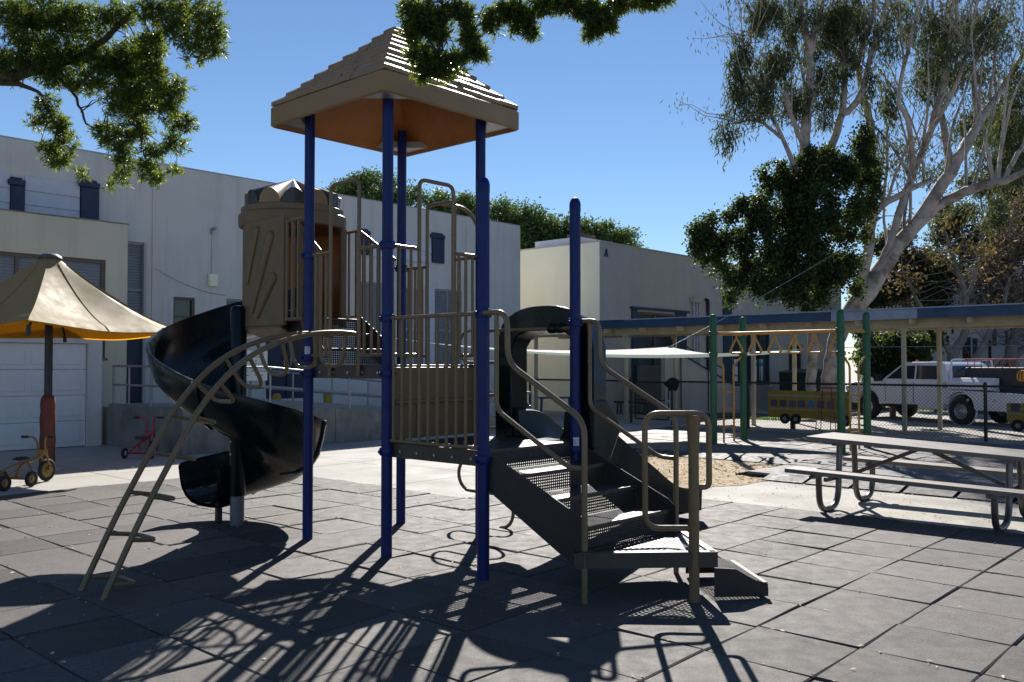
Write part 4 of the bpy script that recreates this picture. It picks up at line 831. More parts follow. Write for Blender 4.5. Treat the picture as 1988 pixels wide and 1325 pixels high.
def hoop(a, b, zt, zb, rad=.07, r=.017, name='hoop'):
    m = MB(); m.tube(fillet([(*a, zb), (*a, zt), (*b, zt), (*b, zb)], rad), r, 10); return obj(name, m, tan_metal, ps)
hoop((0,.755), (0,.365), 3.07, ZU-.09); hoop((.34,0), (.73,0), 3.07, ZU-.02); hoop((S,.70), (S,.33), 3.03, ZU-.02)
m = MB(); m.tube(fillet([(S+.02,.52,3.03),(S+.25,.40,3.0),(S+.45,.40,2.75),(S+.47,.41,.0)], .16, 8), .019, 10); obj('climber_pole', m, tan_metal, ps)
def side_barrier(p0, p1, n, zt=2.49, zb=1.61):
    barrier(p0, p1, zt, zb, [(k+.6)/(n+.2) for k in range(n)])
side_barrier((0,S-.05), (0,.77), 3); side_barrier((0,.35), (0,.05), 3)
side_barrier((.05,0), (.325,0), 2); side_barrier((.745,0), (S-.05,0), 3)
side_barrier((S,S-.05), (S,.715), 3, 2.45); side_barrier((S,.315), (S,.05), 3, 2.49)
# serpentine climber
pts = []; cx, cy = S+.47, .41; hw = .36; zz = .0; pts.append((cx, cy-.20, -.02)); side = -1; zz = .02
for k in range(6):
    z0 = .31*k; z1 = z0+.31
    for j in range(9):
        a = -PI/2+PI*j/8; pts.append((cx+.02, cy+side*(hw-.155+.155*math.cos(a))+0, z0+.155+.155*math.sin(a)))
    side *= -1
m = MB(); m.tube(smooth_path(pts, 2), .0165, 8); obj('serpentine_climber', m, tan_metal, ps)

# ---- arched loop ladder
PRF = [(-2.07,-.02),(-1.94,.25),(-1.80,.53),(-1.6,.885),(-1.41,1.2),(-1.24,1.40),(-1.05,1.56),(-.84,1.67),(-.6,1.745),(-.35,1.785),(-.1,1.79),(0.0,1.775)]
prf = [tuple(p) for p in smooth_path(PRF, 4)]
ld = grp('loop_ladder', ps)
for y in (.72, .375): obj('ladder_rail', MB().tube([(x, y, z) for x, z in prf], .021, 10), tan_metal, ld)
arc = [0]
for a, b in zip(prf, prf[1:]): arc.append(arc[-1]+math.hypot(b[0]-a[0], b[1]-a[1]))
def along(s_):
    for i in range(len(arc)-1):
        if arc[i+1] >= s_:
            t = (s_-arc[i])/(arc[i+1]-arc[i]); a, b = prf[i], prf[i+1]
            d = Vector((b[0]-a[0], 0, b[1]-a[1])).normalized(); return Vector((a[0]+(b[0]-a[0])*t, 0, a[1]+(b[1]-a[1])*t)), d
    return Vector((prf[-1][0],0,prf[-1][1])), Vector((1,0,0))
s_ = .12; k = 0
while s_ < arc[-1]-.1:
    c, d = along(s_); nrm = Vector((d.z, 0, -d.x)); L = .2 if k < 6 else .27
    if k < 5: nrm = (nrm+Vector((.35,0,.25))).normalized()
    A = c+Vector((0,.72,0)); B = c+Vector((0,.375,0))
    pth = fillet([A, A+nrm*L+Vector((0,-.02,0)), B+nrm*L+Vector((0,.02,0)), B], .12, 8)
    obj('loop_rung', MB().tube(pth, .0155, 8), tan_metal, ld)
    s_ += .305; k += 1

# ---- steps up to the tube tower
su = grp('tower_steps', ps)
for k in range(3):
    y = S+.02+.23*k; z0 = ZU+.15*k; z1 = z0+.15
    obj('riser', MB().perf((.14, y, z0+.004), (.80,0,0), (0,0,.142), 34, 7, .78), dark_coat, su, smooth=False)
    obj('nosing', MB().box(.135, y-.012, z1-.022, .945, y+.012, z1), brown_coat, su, smooth=False, bevel=.004)
    if k < 2: obj('tread', MB().perf((.14, y+.014, z1-.006), (.80,0,0), (0,.21,0), 34, 9, .8), dark_coat, su, smooth=False)
for x in (.125, .946):
    obj('stringer', MB().prism([(x,S-.03,ZU-.11),(x,S+.56,ZU+.2),(x,S+.56,ZT),(x,S+.46,ZT+.02),(x,S-.03,ZU+.16)], (.008,0,0)), dark_coat, su, smooth=False)
def guard(x, y0, y1, y2, za, zb, n):
    b = obj('step_guard', MB().tube(fillet([(x,y0,za),(x,y1,zb),(x,y2,zb)], .05), .017, 10), tan_metal, ps)
    obj('bottom_rail', MB().tube(fillet([(x,y0,ZU+.08),(x,y1,ZT+.04),(x,y2,ZT+.04)], .05), .015, 8), tan_metal, b)
    for k in range(n):
        y = y0+(y2-y0)*(k+.3)/n; f = min(max((y-y0)/(y1-y0), 0), 1)
        obj('baluster', MB().cyl((x,y,ZU+.08+(ZT+.04-ZU-.08)*f), (x,y,za+(zb-za)*f), .0125, n=8), tan_metal, b)
guard(S-.03, S+.06, S+.62, S+.98, 2.55, 2.89, 8); guard(.12, S+.0, S+.38, S+.5, 2.54, 2.86, 4)

# ---- round tower with scalloped dome
tc = (.53, 2.10)
tw = grp('round_tower', ps)
obj('tower_floor', MB().lathe([(0,ZT-.10),(.46,ZT-.10),(.5,ZT-.06),(.5,ZT),(0,ZT)], (*tc,0), 40), brown_coat, tw)
obj('tower_rim', MB().lathe([(.50,2.88),(.525,2.89),(.53,2.93),(.53,3.00),(.505,3.02),(.505,3.07),(.46,3.09),(.455,3.05),(.44,2.9),(.50,2.88)], (*tc,0), 48), tan_plastic, tw)
obj('tower_ceiling', MB().lathe([(.455,2.95),(.3,3.03),(0,3.05)], (*tc,0), 32), roof_under, tw)
NG = 12; zb, zt = 3.075, 3.39
for gq in range(NG):
    a0 = 2*PI*gq/NG+.2; a1 = 2*PI*(gq+1)/NG+.2; rows = []
    for i in range(9):
        t = i/8; rr = .455*(1-t)+.012; row = []
        for j in range(13):
            s = j/12; a = a0+(a1-a0)*s; bul = math.sin(PI*s)
            z = zb+(zt-zb)*t+.15*math.sqrt(max(bul,0))*(1-t); r2 = rr*(1+.01*bul)
            row.append((tc[0]+r2*math.cos(a), tc[1]+r2*math.sin(a), z))
        rows.append(row)
    m = MB(); m.sheet(rows)
    # closed scalloped front under the arch of the gore
    base = [(p[0], p[1], zb-.01) for p in rows[0]]
    m.sheet([base, rows[0]])
    obj('dome_gore', m, dome_dark if gq % 2 else roof_tan, tw)
# flat moulded panel on the camera side with slanting ribs, and curved back wall
pn = obj('tower_panel', MB().box(-.005, 1.46, 1.885, .04, 2.12, 2.90), tan_plastic, tw, smooth=False, bevel=.012)
m = MB(); m.prism([(-.003,2.122,1.93),(.045,2.122,1.93),(.16,2.34,1.93),(.12,2.36,1.93)], (0,0,1.02)); obj('panel_return', m, tan_plastic, tw, smooth=False, bevel=.008)
def groove(y0, z0, y1, z1, r0, r1):
    m = MB(); A = Vector((.0, y0, z0)); B = Vector((.0, y1, z1)); d = (B-A).normalized()
    pts = []; rs_ = []
    for t in np.linspace(0, 1, 13): pts.append(A+(B-A)*t); rs_.append(r0+(r1-r0)*t)
    for q in range(4): f = (q+1)/4; pts.append(B+d*r1*f*.95); rs_.append(max(r1*math.sqrt(1-f*f*.97), .002))
    m.tube(pts, rs_, 12); m.v = [(x*.45-.012, y, z) for x, y, z in m.v]; obj('moulded_rib', m, tan_plastic, pn)
groove(1.98, 2.02, 1.68, 2.72, .03, .062); groove(2.06, 2.30, 1.90, 2.80, .02, .04); groove(1.90, 1.98, 1.62, 2.33, .04, .055)
obj('tower_wall', MB().lathe([(.49,1.9),(.49,2.9)], (*tc,0), 24, R(-25), R(70)), roof_under, tw)
obj('tower_wall', MB().lathe([(.5,1.9),(.5,2.9)], (*tc,0), 24, R(-25), R(70)), tan_plastic, tw)
obj('tower_wall', MB().lathe([(.495,1.9),(.495,2.9)], (*tc,0), 10, R(100), R(135)), roof_under, tw)
for a in (-52, -38):
    obj('tower_column', MB().cyl((tc[0]+.5*math.cos(R(a)), tc[1]+.5*math.sin(R(a)), ZT-.08), (tc[0]+.5*math.cos(R(a)), tc[1]+.5*math.sin(R(a)), 2.9), .03, n=10), tan_plastic, tw)
m = MB(); m.prism([(.0,1.5,1.885),(.0,2.12,1.885),(.3,2.2,1.78),(.45,1.9,1.74),(.3,1.6,1.78)], (0,0,-.02)); obj('panel_skirt', m, tan_plastic, tw, smooth=False)
for y in (1.2, 1.29, 1.38):
    obj('panel_bar', MB().cyl((.02, y+.06, 1.93), (.02, y+.06, 2.84), .014, n=8), tan_metal, tw)
for z in (2.84, 1.94): obj('panel_rail', MB().cyl((.02, 1.2, z), (.02, 1.47, z), .016, n=8), tan_metal, tw)

# ---- spiral slide
sp = grp('spiral_slide', ps)
pc = (-.03, 2.17)
FZ = [(0,1.95),(60,1.78),(132,1.42),(180,1.18),(222,.95),(270,.72),(312,.52),(360,.37),(405,.27),(450,.21)]
fz = lambda a: float(np.interp(a, [q[0] for q in FZ], [q[1] for q in FZ]))
def prof(a):  # radius, height above floor
    k = float(np.interp(a, [0,222,312,400,450], [1,.92,1.12,1.0,.85])); ki = float(np.interp(a, [0,360,450], [.26,.26,.36]))
    return [(r, h*k if h > .05 else h) for r, h in [(.075,ki/k),(.08,.12),(.13,.03),(.22,.0),(.40,-.005),(.54,.015),(.65,.07),(.725,.16),(.765,.27),(.785,.40),(.80,.425),(.82,.42),(.825,.40),(.80,.27),(.76,.14),(.68,.035),(.56,-.025),(.40,-.045),(.2,-.04),(.08,-.03)]]
rows = []
angs = np.linspace(-8, 450, 110)
sm = np.array([fz(a) for a in angs]); ker = np.ones(9)/9; smp = np.convolve(np.pad(sm, 4, 'edge'), ker, 'valid')
for a, z in zip(angs, smp):
    c, s_ = math.cos(R(a)), math.sin(R(a))
    rows.append([(pc[0]+r*c, pc[1]+r*s_, z+h) for r, h in prof(a)])
# straight run-out
tx, ty = -math.sin(R(450)), math.cos(R(450)); c, s_ = math.cos(R(450)), math.sin(R(450))
for d, dz, k in ((.05,-.01,1),(.10,-.015,.99),(.15,-.016,.96),(.17,-.016,.9)):
    rows.append([(pc[0]+r*c+tx*d, pc[1]+r*s_+ty*d, smp[-1]+dz+h*k) for r, h in prof(450)])
m = MB(); m.sheet(rows); m.add(rows[0], [tuple(range(len(rows[0])))]); obj('chute', m, green_slide, sp, ang=60)
for a in (20, 118, 214, 312, 398):
    r2 = []
    for da in (-1.3, -1.3, 1.3, 1.3):
        aa = a+da; z = float(np.interp(aa, angs, smp)); c, s_ = math.cos(R(aa)), math.sin(R(aa)); off = .022 if len(r2) in (1, 2) else 0.0
        r2.append([(pc[0]+(r+off)*c, pc[1]+(r+off)*s_, z+h-off*.6) for r, h in prof(aa)[9:18]])
    obj('chute_flange', MB().sheet(r2), green_slide, sp)
    for k in (2, 5):
        p = Vector(r2[1][k]); d = Vector((p.x-pc[0], p.y-pc[1], 0)).normalized(); obj('flange_bolt', MB().cyl(p-d*.004, p+d*.01, .011, n=8), galv, sp)
m = MB(); m.lathe([(.072,.28),(.078,.29),(.078,2.06),(.06,2.09),(0,2.10)], (*pc,0), 24); obj('core_sleeve', m, green_slide, sp)
m = MB(); m.cyl((*pc,-.03), (*pc,.75), .066, n=24); obj('core_pole', m, mat('grey_pole_paint', (.13, .14, .16), .45, metal=.3, var=.2), sp)
m = MB(); m.bar((pc[0]-.05, pc[1]+.25, -.03), (pc[0]-.05, pc[1]+.25, .2), .05, .05); obj('exit_foot', m, dark_coat, sp, smooth=False)
m = MB()
for z in (.68, .80): m.cyl((pc[0]-.085, pc[1]-.01, z), (pc[0]-.06, pc[1]-.01, z), .012, n=8)
obj('bolt', m, galv, sp)
m = MB(); m.prism([(.0,2.16,1.9),(.16,2.34,1.9),(.5,2.5,1.9),(.6,2.2,1.9)], (0,0,.07)); obj('slide_sill', m, green_slide, sp, smooth=False)

# ---- stairs down to the triangular landing
stn = grp('stairs', ps)
ZLD = .32; X0s, X1s = .03, S-.0
for k in range(3):
    y0 = -S-.29*k; z = ZL-.1475*(k+1)
    obj('riser', MB().perf((X0s, y0-.004, z+.002), (X1s-X0s,0,0), (0,0,.1475-.024), 44, 6, .62), dark_coat, stn, smooth=False)
    obj('tread', MB().perf((X0s, y0-.288, z-.004), (X1s-X0s,0,0), (0,.282,0), 40, 11, .74), brown_coat, stn, smooth=False)
    obj('nosing', MB().box(X0s, y0-.302, z-.03, X1s, y0-.289, z+.001), brown_coat, stn, smooth=False, bevel=.003)
obj('riser', MB().perf((X0s, -S-.87-.004, ZLD+.002), (X1s-X0s,0,0), (0,0,.12), 44, 6, .62), dark_coat, stn, smooth=False)
for x in (X0s-.014, X1s+.004):
    obj('stringer', MB().prism([(x,-S+.02,.82),(x,-S+.02,.66),(x,-1.86,.22),(x,-1.99,.20),(x,-1.99,ZLD+.17),(x,-1.93,ZLD+.22),(x,-S-.10,.875),(x,-S+.02,.875)], (.01,0,0)), dark_coat, stn, smooth=False)
P1, P2, P3 = Vector((-.09,-1.96,0)), Vector((.56,-2.62,0)), Vector((1.17,-1.96,0))
ldg = grp('landing', ps)
# punched triangular top, built row by row
m = MB(); nr = 24
for i in range(nr):
    ya = P1.y+(P2.y-P1.y)*i/nr; yb = P1.y+(P2.y-P1.y)*(i+1)/nr
    xa0 = P1.x+(P2.x-P1.x)*(i+.5)/nr; xa1 = P3.x+(P2.x-P3.x)*(i+.5)/nr; n = max(2, int((xa1-xa0)/.04))
    m.perf((xa0, yb, ZLD-.004), (xa1-xa0,0,0), (0,ya-yb,0), n, 1, .86)
obj('landing_top', m, brown_coat, ldg, smooth=False)
for a, b in ((P1,P2),(P2,P3),(P3,P1)):
    d = (b-a).normalized(); a2 = a+d*.005; b2 = b-d*.005
    m = MB(); m.bar(a2+Vector((0,0,ZLD-.045)), b2+Vector((0,0,ZLD-.045)), .010, .095); m.bar(a2+Vector((-d.y*.02,d.x*.02,ZLD+.004)), b2+Vector((-d.y*.02,d.x*.02,ZLD+.004)), .05, .006)
    obj('landing_edge', m, brown_coat, ldg, smooth=False)
# low transfer step on the far right side
e1 = (P3-P2).normalized(); nn = Vector((e1.y, -e1.x, 0)); a = P2+e1*.06; b = P2+e1*.72
tsx = grp('transfer_step', ps)
w_ = .30
m = MB(); m.perf(a+nn*.03+Vector((0,0,.19)), b-a, nn*w_+Vector((0,0,-.08)), 28, 13, .86); obj('step_top', m, dark_coat, tsx, smooth=False)
for p in (a, b):
    m = MB(); m.prism([p+nn*.0+Vector((0,0,.21)), p+nn*.14+Vector((0,0,.20)), p+nn*(w_+.06)+Vector((0,0,.075)), p+nn*(w_+.06)+Vector((0,0,.02)), p+Vector((0,0,.02))], e1*.008); obj('step_side', m, dark_coat, tsx, smooth=False)
m = MB(); m.bar(a+nn*(w_+.04)+Vector((0,0,.105)), b+nn*(w_+.04)+Vector((0,0,.105)), .03, .012); m.bar(a+nn*(w_+.055)+Vector((0,0,.062)), b+nn*(w_+.055)+Vector((0,0,.062)), .006, .075); obj('step_nosing', m, brown_coat, tsx, smooth=False)
# handrails
def hr(x, top, low):
    b = obj('handrail', MB().tube(fillet([(x, y, z) for y, z in top], .11, 8), .0205, 10), tan_metal, ps)
    obj('lower_rail', MB().tube(fillet([(x, y, z) for y, z in low], .07, 6), .017, 10), tan_metal, b)
    obj('foot_plate', MB().lathe([(.07,0),(.07,.008),(.03,.01)], (x, top[-1][0], ZLD+.006), 4), brown_coat, b, smooth=False)
hr(-.03, [(-S-.04,1.90),(-1.325,1.90),(-1.33,1.545),(-2.0,1.17),(-2.0,-.03)], [(-1.225,1.9),(-1.225,1.215),(-1.87,.86),(-1.99,.86)])
hr(S+.03, [(-S-.04,1.88),(-1.285,1.88),(-1.29,1.53),(-1.985,1.15),(-1.98,-.03)], [(-1.19,1.88),(-1.19,1.19),(-1.84,.84),(-1.97,.84)])
# landing post with two D-loops
q = Vector((.475,-2.50,0)); dr = Vector((math.sin(YAW), -math.cos(YAW), 0))
lp = obj('landing_post', MB().tube([(q.x,q.y,-.03),(q.x,q.y,.95),(q.x,q.y,1.12),(q.x,q.y,1.205)], [.034,.034,.042,.052], 20), tan_metal, ps)
W_ = lambda s_, z: (q.x+dr.x*s_, q.y+dr.y*s_, z)
obj('grab_loop', MB().tube(fillet([W_(-.02,.475), W_(-.315,.475), W_(-.315,1.215), W_(.10,1.215), W_(.10,.74), W_(.02,.74)], .1, 8), .0195, 10), tan_metal, lp)

# ---- straight slide with arched hood
ss = grp('straight_slide', ps)
def arch(x, y0, y1, zs_, zt, inset, n=14):
    ym = (y0+y1)/2; hw = (y0-y1)/2-inset; pts = []
    for k in range(n+1):
        t = -1+2*k/n; pts.append((x, ym-t*hw, zs_+(zt-inset-zs_)*math.sqrt(max(0, 1-abs(t)**2.6))))
    return pts
ya, yb = -.12, -1.2
def hood_ring(x, inset, zt, drop): return [(x, ya-inset, drop)]+arch(x, ya, yb, 1.68, zt, inset)+[(x, yb+inset, drop)]
of, ob = hood_ring(S+.06, 0, 2.03, ZL-.05), hood_ring(S+.27, .02, 2.00, ZL-.05)
inf, inb = hood_ring(S+.06, .20, 2.03, ZL-.05), hood_ring(S+.27, .2, 1.99, ZL-.05)
m = MB(); n = len(of); V_ = of+ob+inf+inb; F_ = []
for k in range(n-1):
    F_ += [(k+1,k,n+k,n+k+1), (2*n+k,2*n+k+1,3*n+k+1,3*n+k), (k,k+1,2*n+k+1,2*n+k), (n+k+1,n+k,3*n+k,3*n+k+1)]
F_ += [(0,n,3*n,2*n),(n-1,3*n-1,4*n-1,2*n-1)]
m.add(V_, F_); obj('hood', m, green_slide, ss, bevel=.012)
SP = [(S+.05,.90),(S+.35,.88),(S+.6,.76),(S+1.3,.37),(S+1.62,.20),(S+1.85,.13),(S+2.15,.12)]
sl = smooth_path(SP, 4); rows = []
yc = -.66
for i, (x, z) in enumerate(sl):
    t = i/(len(sl)-1); hh = .24-.05*t
    rows.append([(x,yc+.31,z+hh),(x,yc+.285,z+hh+.012),(x,yc+.255,z+hh),(x,yc+.24,z+.08),(x,yc+.2,z+.012),(x,yc,z),(x,yc-.2,z+.012),(x,yc-.24,z+.08),(x,yc-.255,z+hh),(x,yc-.285,z+hh+.012),(x,yc-.31,z+hh),(x,yc-.30,z-.03),(x,yc-.2,z-.06),(x,yc+.2,z-.06),(x,yc+.30,z-.03),(x,yc+.31,z+hh)])
m = MB(); m.sheet(rows); m.add(rows[-1][:-1], [tuple(range(15))]); m.add(rows[0][:-1], [tuple(range(15))[::-1]]); obj('chute', m, green_slide, ss, ang=50)
for y, s_ in ((ya, 1), (yb, -1)):   # side wings joining hood and chute
    m = MB(); m.prism([(S+.06,y,1.25),(S+.26,y,1.25),(S+.42,y+.0,1.06),(S+.46,y,1.0),(S+.30,y,.74),(S+.06,y,.72)], (0,-s_*.18,0)); obj('hood_wing', m, green_slide, ss, smooth=False, bevel=.02)
m = MB(); m.cyl((S+.045,-.05,1.83), (S+.045,-S+.05,1.83), .017, n=10); br = obj('safety_bar', m, tan_metal, ss)
for y in (-.79, -.87): obj('roller', MB().lathe([(.03,-.035),(.042,-.025),(.045,0),(.042,.025),(.03,.035)], (0,0,0), 16), green_slide, br)
for o_, y in zip([c for c in br.children], (-.79, -.87)):
    o_.rotation_euler = (PI/2, 0, 0); o_.data.transform(Matrix.Translation(Vector(ORG[ps.name]))); o_.location = Vector((S+.045, y, 1.83))-Vector(ORG[ps.name])
obj('slide_leg', MB().cyl((S+1.7,yc,-.03),(S+1.7,yc,.14), .03, n=10), galv, ss)

# ------------------------------------------------------------------ shade umbrella
um = thing('shade_umbrella', 'large tan fabric umbrella with orange lining on a black pole with red padding', 'umbrella', (.56, 8.4, -.03))
ux, uy = .56, 8.4
obj('pole', MB().cyl((ux,uy,-.03),(ux,uy,3.14), .055, n=16), black_pole, um)
m = MB(); pr = [(.0,0),(.10,0)]+[(.105+.006*math.sin(k*2.1), .03+k*.1) for k in range(10)]+[(.1,1.02),(.075,1.07),(.055,1.085)]
m.lathe(pr, (ux,uy,.0), 18); obj('pole_padding', m, red_pad, um)
obj('base_plate', MB().lathe([(0,.0),(.22,.0),(.22,.025),(.12,.03),(.12,.03)], (ux,uy,-.028), 24), galv, um)
Lr = 1.80; AF = R(-110)+PI   # corner directions
cdir = [R(-118), R(-118)+PI/2, R(-118)+PI, R(-118)-PI/2]
def canopy(off, edge_drop):
    rows = []; NA = 64; NR = 14
    for i in range(NR+1):
        t = i/NR; row = []
        for k in range(NA+1):
            a = cdir[0]+2*PI*k/NA; ph = (k % 16)/16
            # straight edges between corners, pulled in a little, hem sagging between the tips
            da = (ph-.5)*PI/2; red = math.cos(PI/4)/math.cos(da); red = red+(1-red)*.05
            sag = math.sin(PI*ph)
            rmax = Lr*red*(1-.03*sag)
            r = .10+(rmax-.10)*t
            h = 3.12-(3.12-2.05)*(1-(1-t)**1.55)*(.98)  # concave skirt
            ridge = .10*(1-sag)*math.sin(PI*min(t*1.05,1))
            edge = -.02*sag*t**3
            fwd = r*math.cos(a-YAW)
            row.append((ux+r*math.cos(a), uy+r*math.sin(a), h-.032*fwd+.03*t+ridge*.6-.05*sag*t*t+edge-off-(edge_drop if i == NR else 0)))
        rows.append(row)
    return rows
m = MB(); m.sheet(canopy(0, .05)); m.f = [f[::-1] for f in m.f]; cn_ = obj('canopy', m, canopy_tan, um, ang=80)
m = MB(); m.sheet(canopy(.014, .06)); obj('lining', m, canopy_or, cn_, ang=80)
cr_ = canopy(-.006, .05)
for k in range(0, 64, 8): obj('seam', MB().tube([cr_[i][k] for i in range(1, 15)], .004, 6), canopy_tan, cn_)
obj('peak_cap', MB().lathe([(.17,0),(.16,.03),(.1,.07),(0,.085)], (ux,uy,3.10), 20), mat('grey_cap', (.1,.1,.11), .5), cn_)
for k, a in enumerate(cdir):
    tip = (ux+Lr*.985*math.cos(a), uy+Lr*.985*math.sin(a), 2.0); hub = (ux+.06*math.cos(a), uy+.06*math.sin(a), 2.98)
    midp = (ux+Lr*.45*math.cos(a), uy+Lr*.45*math.sin(a), 2.46)
    obj('rib', MB().tube([hub, midp, tip], .018, 8), black_pole, um)
    obj('rib_end', MB().cyl((tip[0],tip[1],1.9),(tip[0],tip[1],2.05), .028, n=10), black_pole, um)

# ------------------------------------------------------------------ tricycles
def wheel(parent, c, axis, r, w, rim_m, spokes=0):
    c = Vector(c); ax = Vector(axis).normalized()
    t = obj('wheel', MB().ring(c, ax, r-w*.55, w*.55, 24, 10), tyre, parent)
    m = MB(); m.cyl(c-ax*w*.3, c+ax*w*.3, (r-w*.8), n=20); m.cyl(c-ax*w*.55, c+ax*w*.55, r*.25, n=12); obj('rim', m, rim_m, t)
    return t
def trike(name, label, loc, rz, body, rimc, fr=.15, rr=.10, tall=False):
    t = thing(name, label, 'tricycle', loc, rz, local=True)
    F = Vector((.42,0,fr))
    wheel(t, F, (0,1,0), fr, .05, rimc)
    for s_ in (-1, 1): wheel(t, (-.1, s_*.23, rr), (0,1,0), rr, .05, rimc)
    H = .66 if tall else .6
    fk = MB()
    for s_ in (-1, 1): fk.tube(fillet([(.42,s_*.045,fr),(.38,s_*.045,.33),(.33,s_*.05,.40)], .04), .013, 8)
    fk.box(.29,-.06,.36,.37,.06,.43); obj('fork', fk, body, t)
    hb = MB()
    for s_ in (-1, 1): hb.tube(fillet([(.33,s_*.055,.40),(.31,s_*.06,H-.06),(.29,s_*.10,H),(.25,s_*.23,H)], .07), .013, 8)
    h = obj('handlebar', hb, body, t)
    for s_ in (-1, 1): obj('grip', MB().cyl((.262,s_*.16,H),(.25,s_*.25,H), .018, n=10), black_plast, h)
    fm = MB(); fm.tube(fillet([(.33,0,.36),(.2,0,.30),(.02,0,.29),(-.08,0,.2),(-.1,0,rr)], .08), .02, 8); fm.cyl((-.1,-.23,rr),(-.1,.23,rr), .016, n=8)
    fm.tube([(.08,0,.3),(.0,.2,rr+.01)], .011, 6); fm.tube([(.08,0,.3),(.0,-.2,rr+.01)], .011, 6); obj('frame', fm, body, t)
    sm_ = MB(); sm_.lathe([(0,.03),(.06,.032),(.09,.015),(.095,0),(.06,-.015),(0,-.015)], (0,0,0), 18); sm_.v = [(x*1.25-.02, y, z+.335) for x, y, z in sm_.v]; obj('seat', sm_, black_plast, t)
    pd = MB()
    for s_ in (-1, 1): pd.tube([(.42,s_*.03,fr),(.42+.05*s_,s_*.07,fr-.06*s_),(.42+.05*s_,s_*.13,fr-.06*s_)], .009, 6)
    ped = obj('pedal_crank', pd, black_plast, t)
    return t
trike('yellow_tricycle', 'worn yellow tricycle with black tyres beside the red padded pole', (-.28, 6.95, -.03), R(28), yellow_paint, yellow_paint)
tr2 = trike('red_tricycle', 'small red tricycle with white wheels in front of the concrete wall', (2.3, 9.1, -.03), R(38), red_paint, white_plast, .13, .09, True)
# tandem bar of the yellow one
yt = bpy.data.objects['yellow_tricycle']
obj('tow_bar', MB().tube(fillet([(-.02,0,.29),(-.25,0,.25),(-.52,.02,.12)], .05), .014, 8), yellow_paint, yt)
m = MB(); m.cyl((-.52,-.2,.1),(-.52,.2,.1), .014, n=8); obj('rear_axle', m, yellow_paint, yt)
for s_ in (-1, 1): wheel(yt, (-.52, s_*.22, .10), (0,1,0), .10, .05, yellow_paint)

# ------------------------------------------------------------------ picnic table
pt = thing('picnic_table', 'brown plank picnic table with bent steel pipe legs on the concrete', 'picnic table', (5.22, -2.5, -.03))
tl = lambda y: .745-.040*(-1.31-y)     # the table stands a little low at its far right end
bl = lambda y: .44-.022*(-1.31-y)
def plank(x0, x1, y0, y1, zf, th=.045, name='plank'):
    m = MB(); z0, z1 = zf(y0), zf(y1)
    m.add([(x0,y0,z0-th),(x1,y0,z0-th),(x1,y1,z1-th),(x0,y1,z1-th),(x0,y0,z0),(x1,y0,z0),(x1,y1,z1),(x0,y1,z1)], [(0,1,2,3),(4,7,6,5),(0,4,5,1),(1,5,6,2),(2,6,7,3),(3,7,4,0)])
    m.f = [f[::-1] for f in m.f]; return obj(name, m, wood_brown, pt, smooth=False, bevel=.006)
for k in range(5): plank(4.85+k*.15, 4.85+k*.15+.144, -3.8+random.uniform(-.01,.01), -1.31+random.uniform(-.01,.01), tl, name='top_plank')
for x in (4.30, 4.445, 5.86, 6.005): plank(x, x+.14, -3.8, -1.31+random.uniform(-.01,.01), bl, name='bench_plank')
for y in (-1.62, -3.28):
    for s_ in (-1, 1):
        cx = 5.222; zt_ = tl(y)-.05; zb_ = bl(y)-.05
        m = MB(); m.tube(fillet([(cx+s_*.76,y,zb_),(cx+s_*.74,y,.0),(cx+s_*.26,y,.0),(cx+s_*.20,y,zt_)], .2, 10), .032, 12); obj('leg', m, galv if False else mat('pipe_leg_steel', (.13,.115,.11), .35, metal=.6, var=.2), pt)
        m = MB(); m.bar((cx+s_*.60,y,zb_-.012),(cx+s_*.94,y,zb_-.012), .05, .03); obj('bench_bracket', m, MATS['pipe_leg_steel'], pt, smooth=False)
    m = MB(); m.bar((cx-.35,y,tl(y)-.062),(cx+.35,y,tl(y)-.062), .05, .032); obj('top_bracket', m, MATS['pipe_leg_steel'], pt, smooth=False)
    m = MB(); m.bar((cx-.5,y+.04,.3),(cx+.5,y+.04,.3), .03, .045); obj('cross_tie', m, MATS['pipe_leg_steel'], pt, smooth=False)
for y0, y1 in ((-1.62,-2.38), (-3.28,-2.5)):
    m = MB(); m.bar((cx,y0,.3),(cx,y1,tl(y1)-.06), .035, .04); obj('brace', m, MATS['pipe_leg_steel'], pt, smooth=False)

# ------------------------------------------------------------------ overhead ring bars
rb = thing('ring_bars', 'green-posted overhead bar with yellow triangular rings behind the picnic table', 'play equipment', (11, 1.7, PZ))
XL, XR, YN, YP = 10.4, 11.57, .52, 2.95
for x in (XL, XR):
    for y in (YN, YP):
        zt_ = 2.47; p = obj('post', MB().lathe([(.066,PZ),(.066,zt_-.06),(.06,zt_-.025),(.04,zt_),(0,zt_+.008)], (x,y,0), 20), green_paint, rb)
        for z in (2.12, 1.72): obj('clamp', MB().lathe([(.067,-.04),(.08,-.035),(.085,0),(.08,.035),(.067,.04)], (x,y,z), 20), green_paint, p)
xm = (XL+XR)/2; zr = 2.12
mb2 = MB(); mb2.tube(fillet([(XL,YN,zr),(xm-.18,YN+.10,zr),(xm-.18,YP-.10,zr),(XL,YP,zr)], .2), .034, 12); ov = obj('overhead_beam', mb2, bar_yellow, rb)
mb2 = MB(); mb2.tube(fillet([(XR,YN,zr),(xm-.12,YN+.14,zr)], .2), .026, 12); mb2.tube(fillet([(XR,YP,zr),(xm-.12,YP-.14,zr)], .2), .026, 12); obj('end_beam', mb2, bar_yellow, rb)
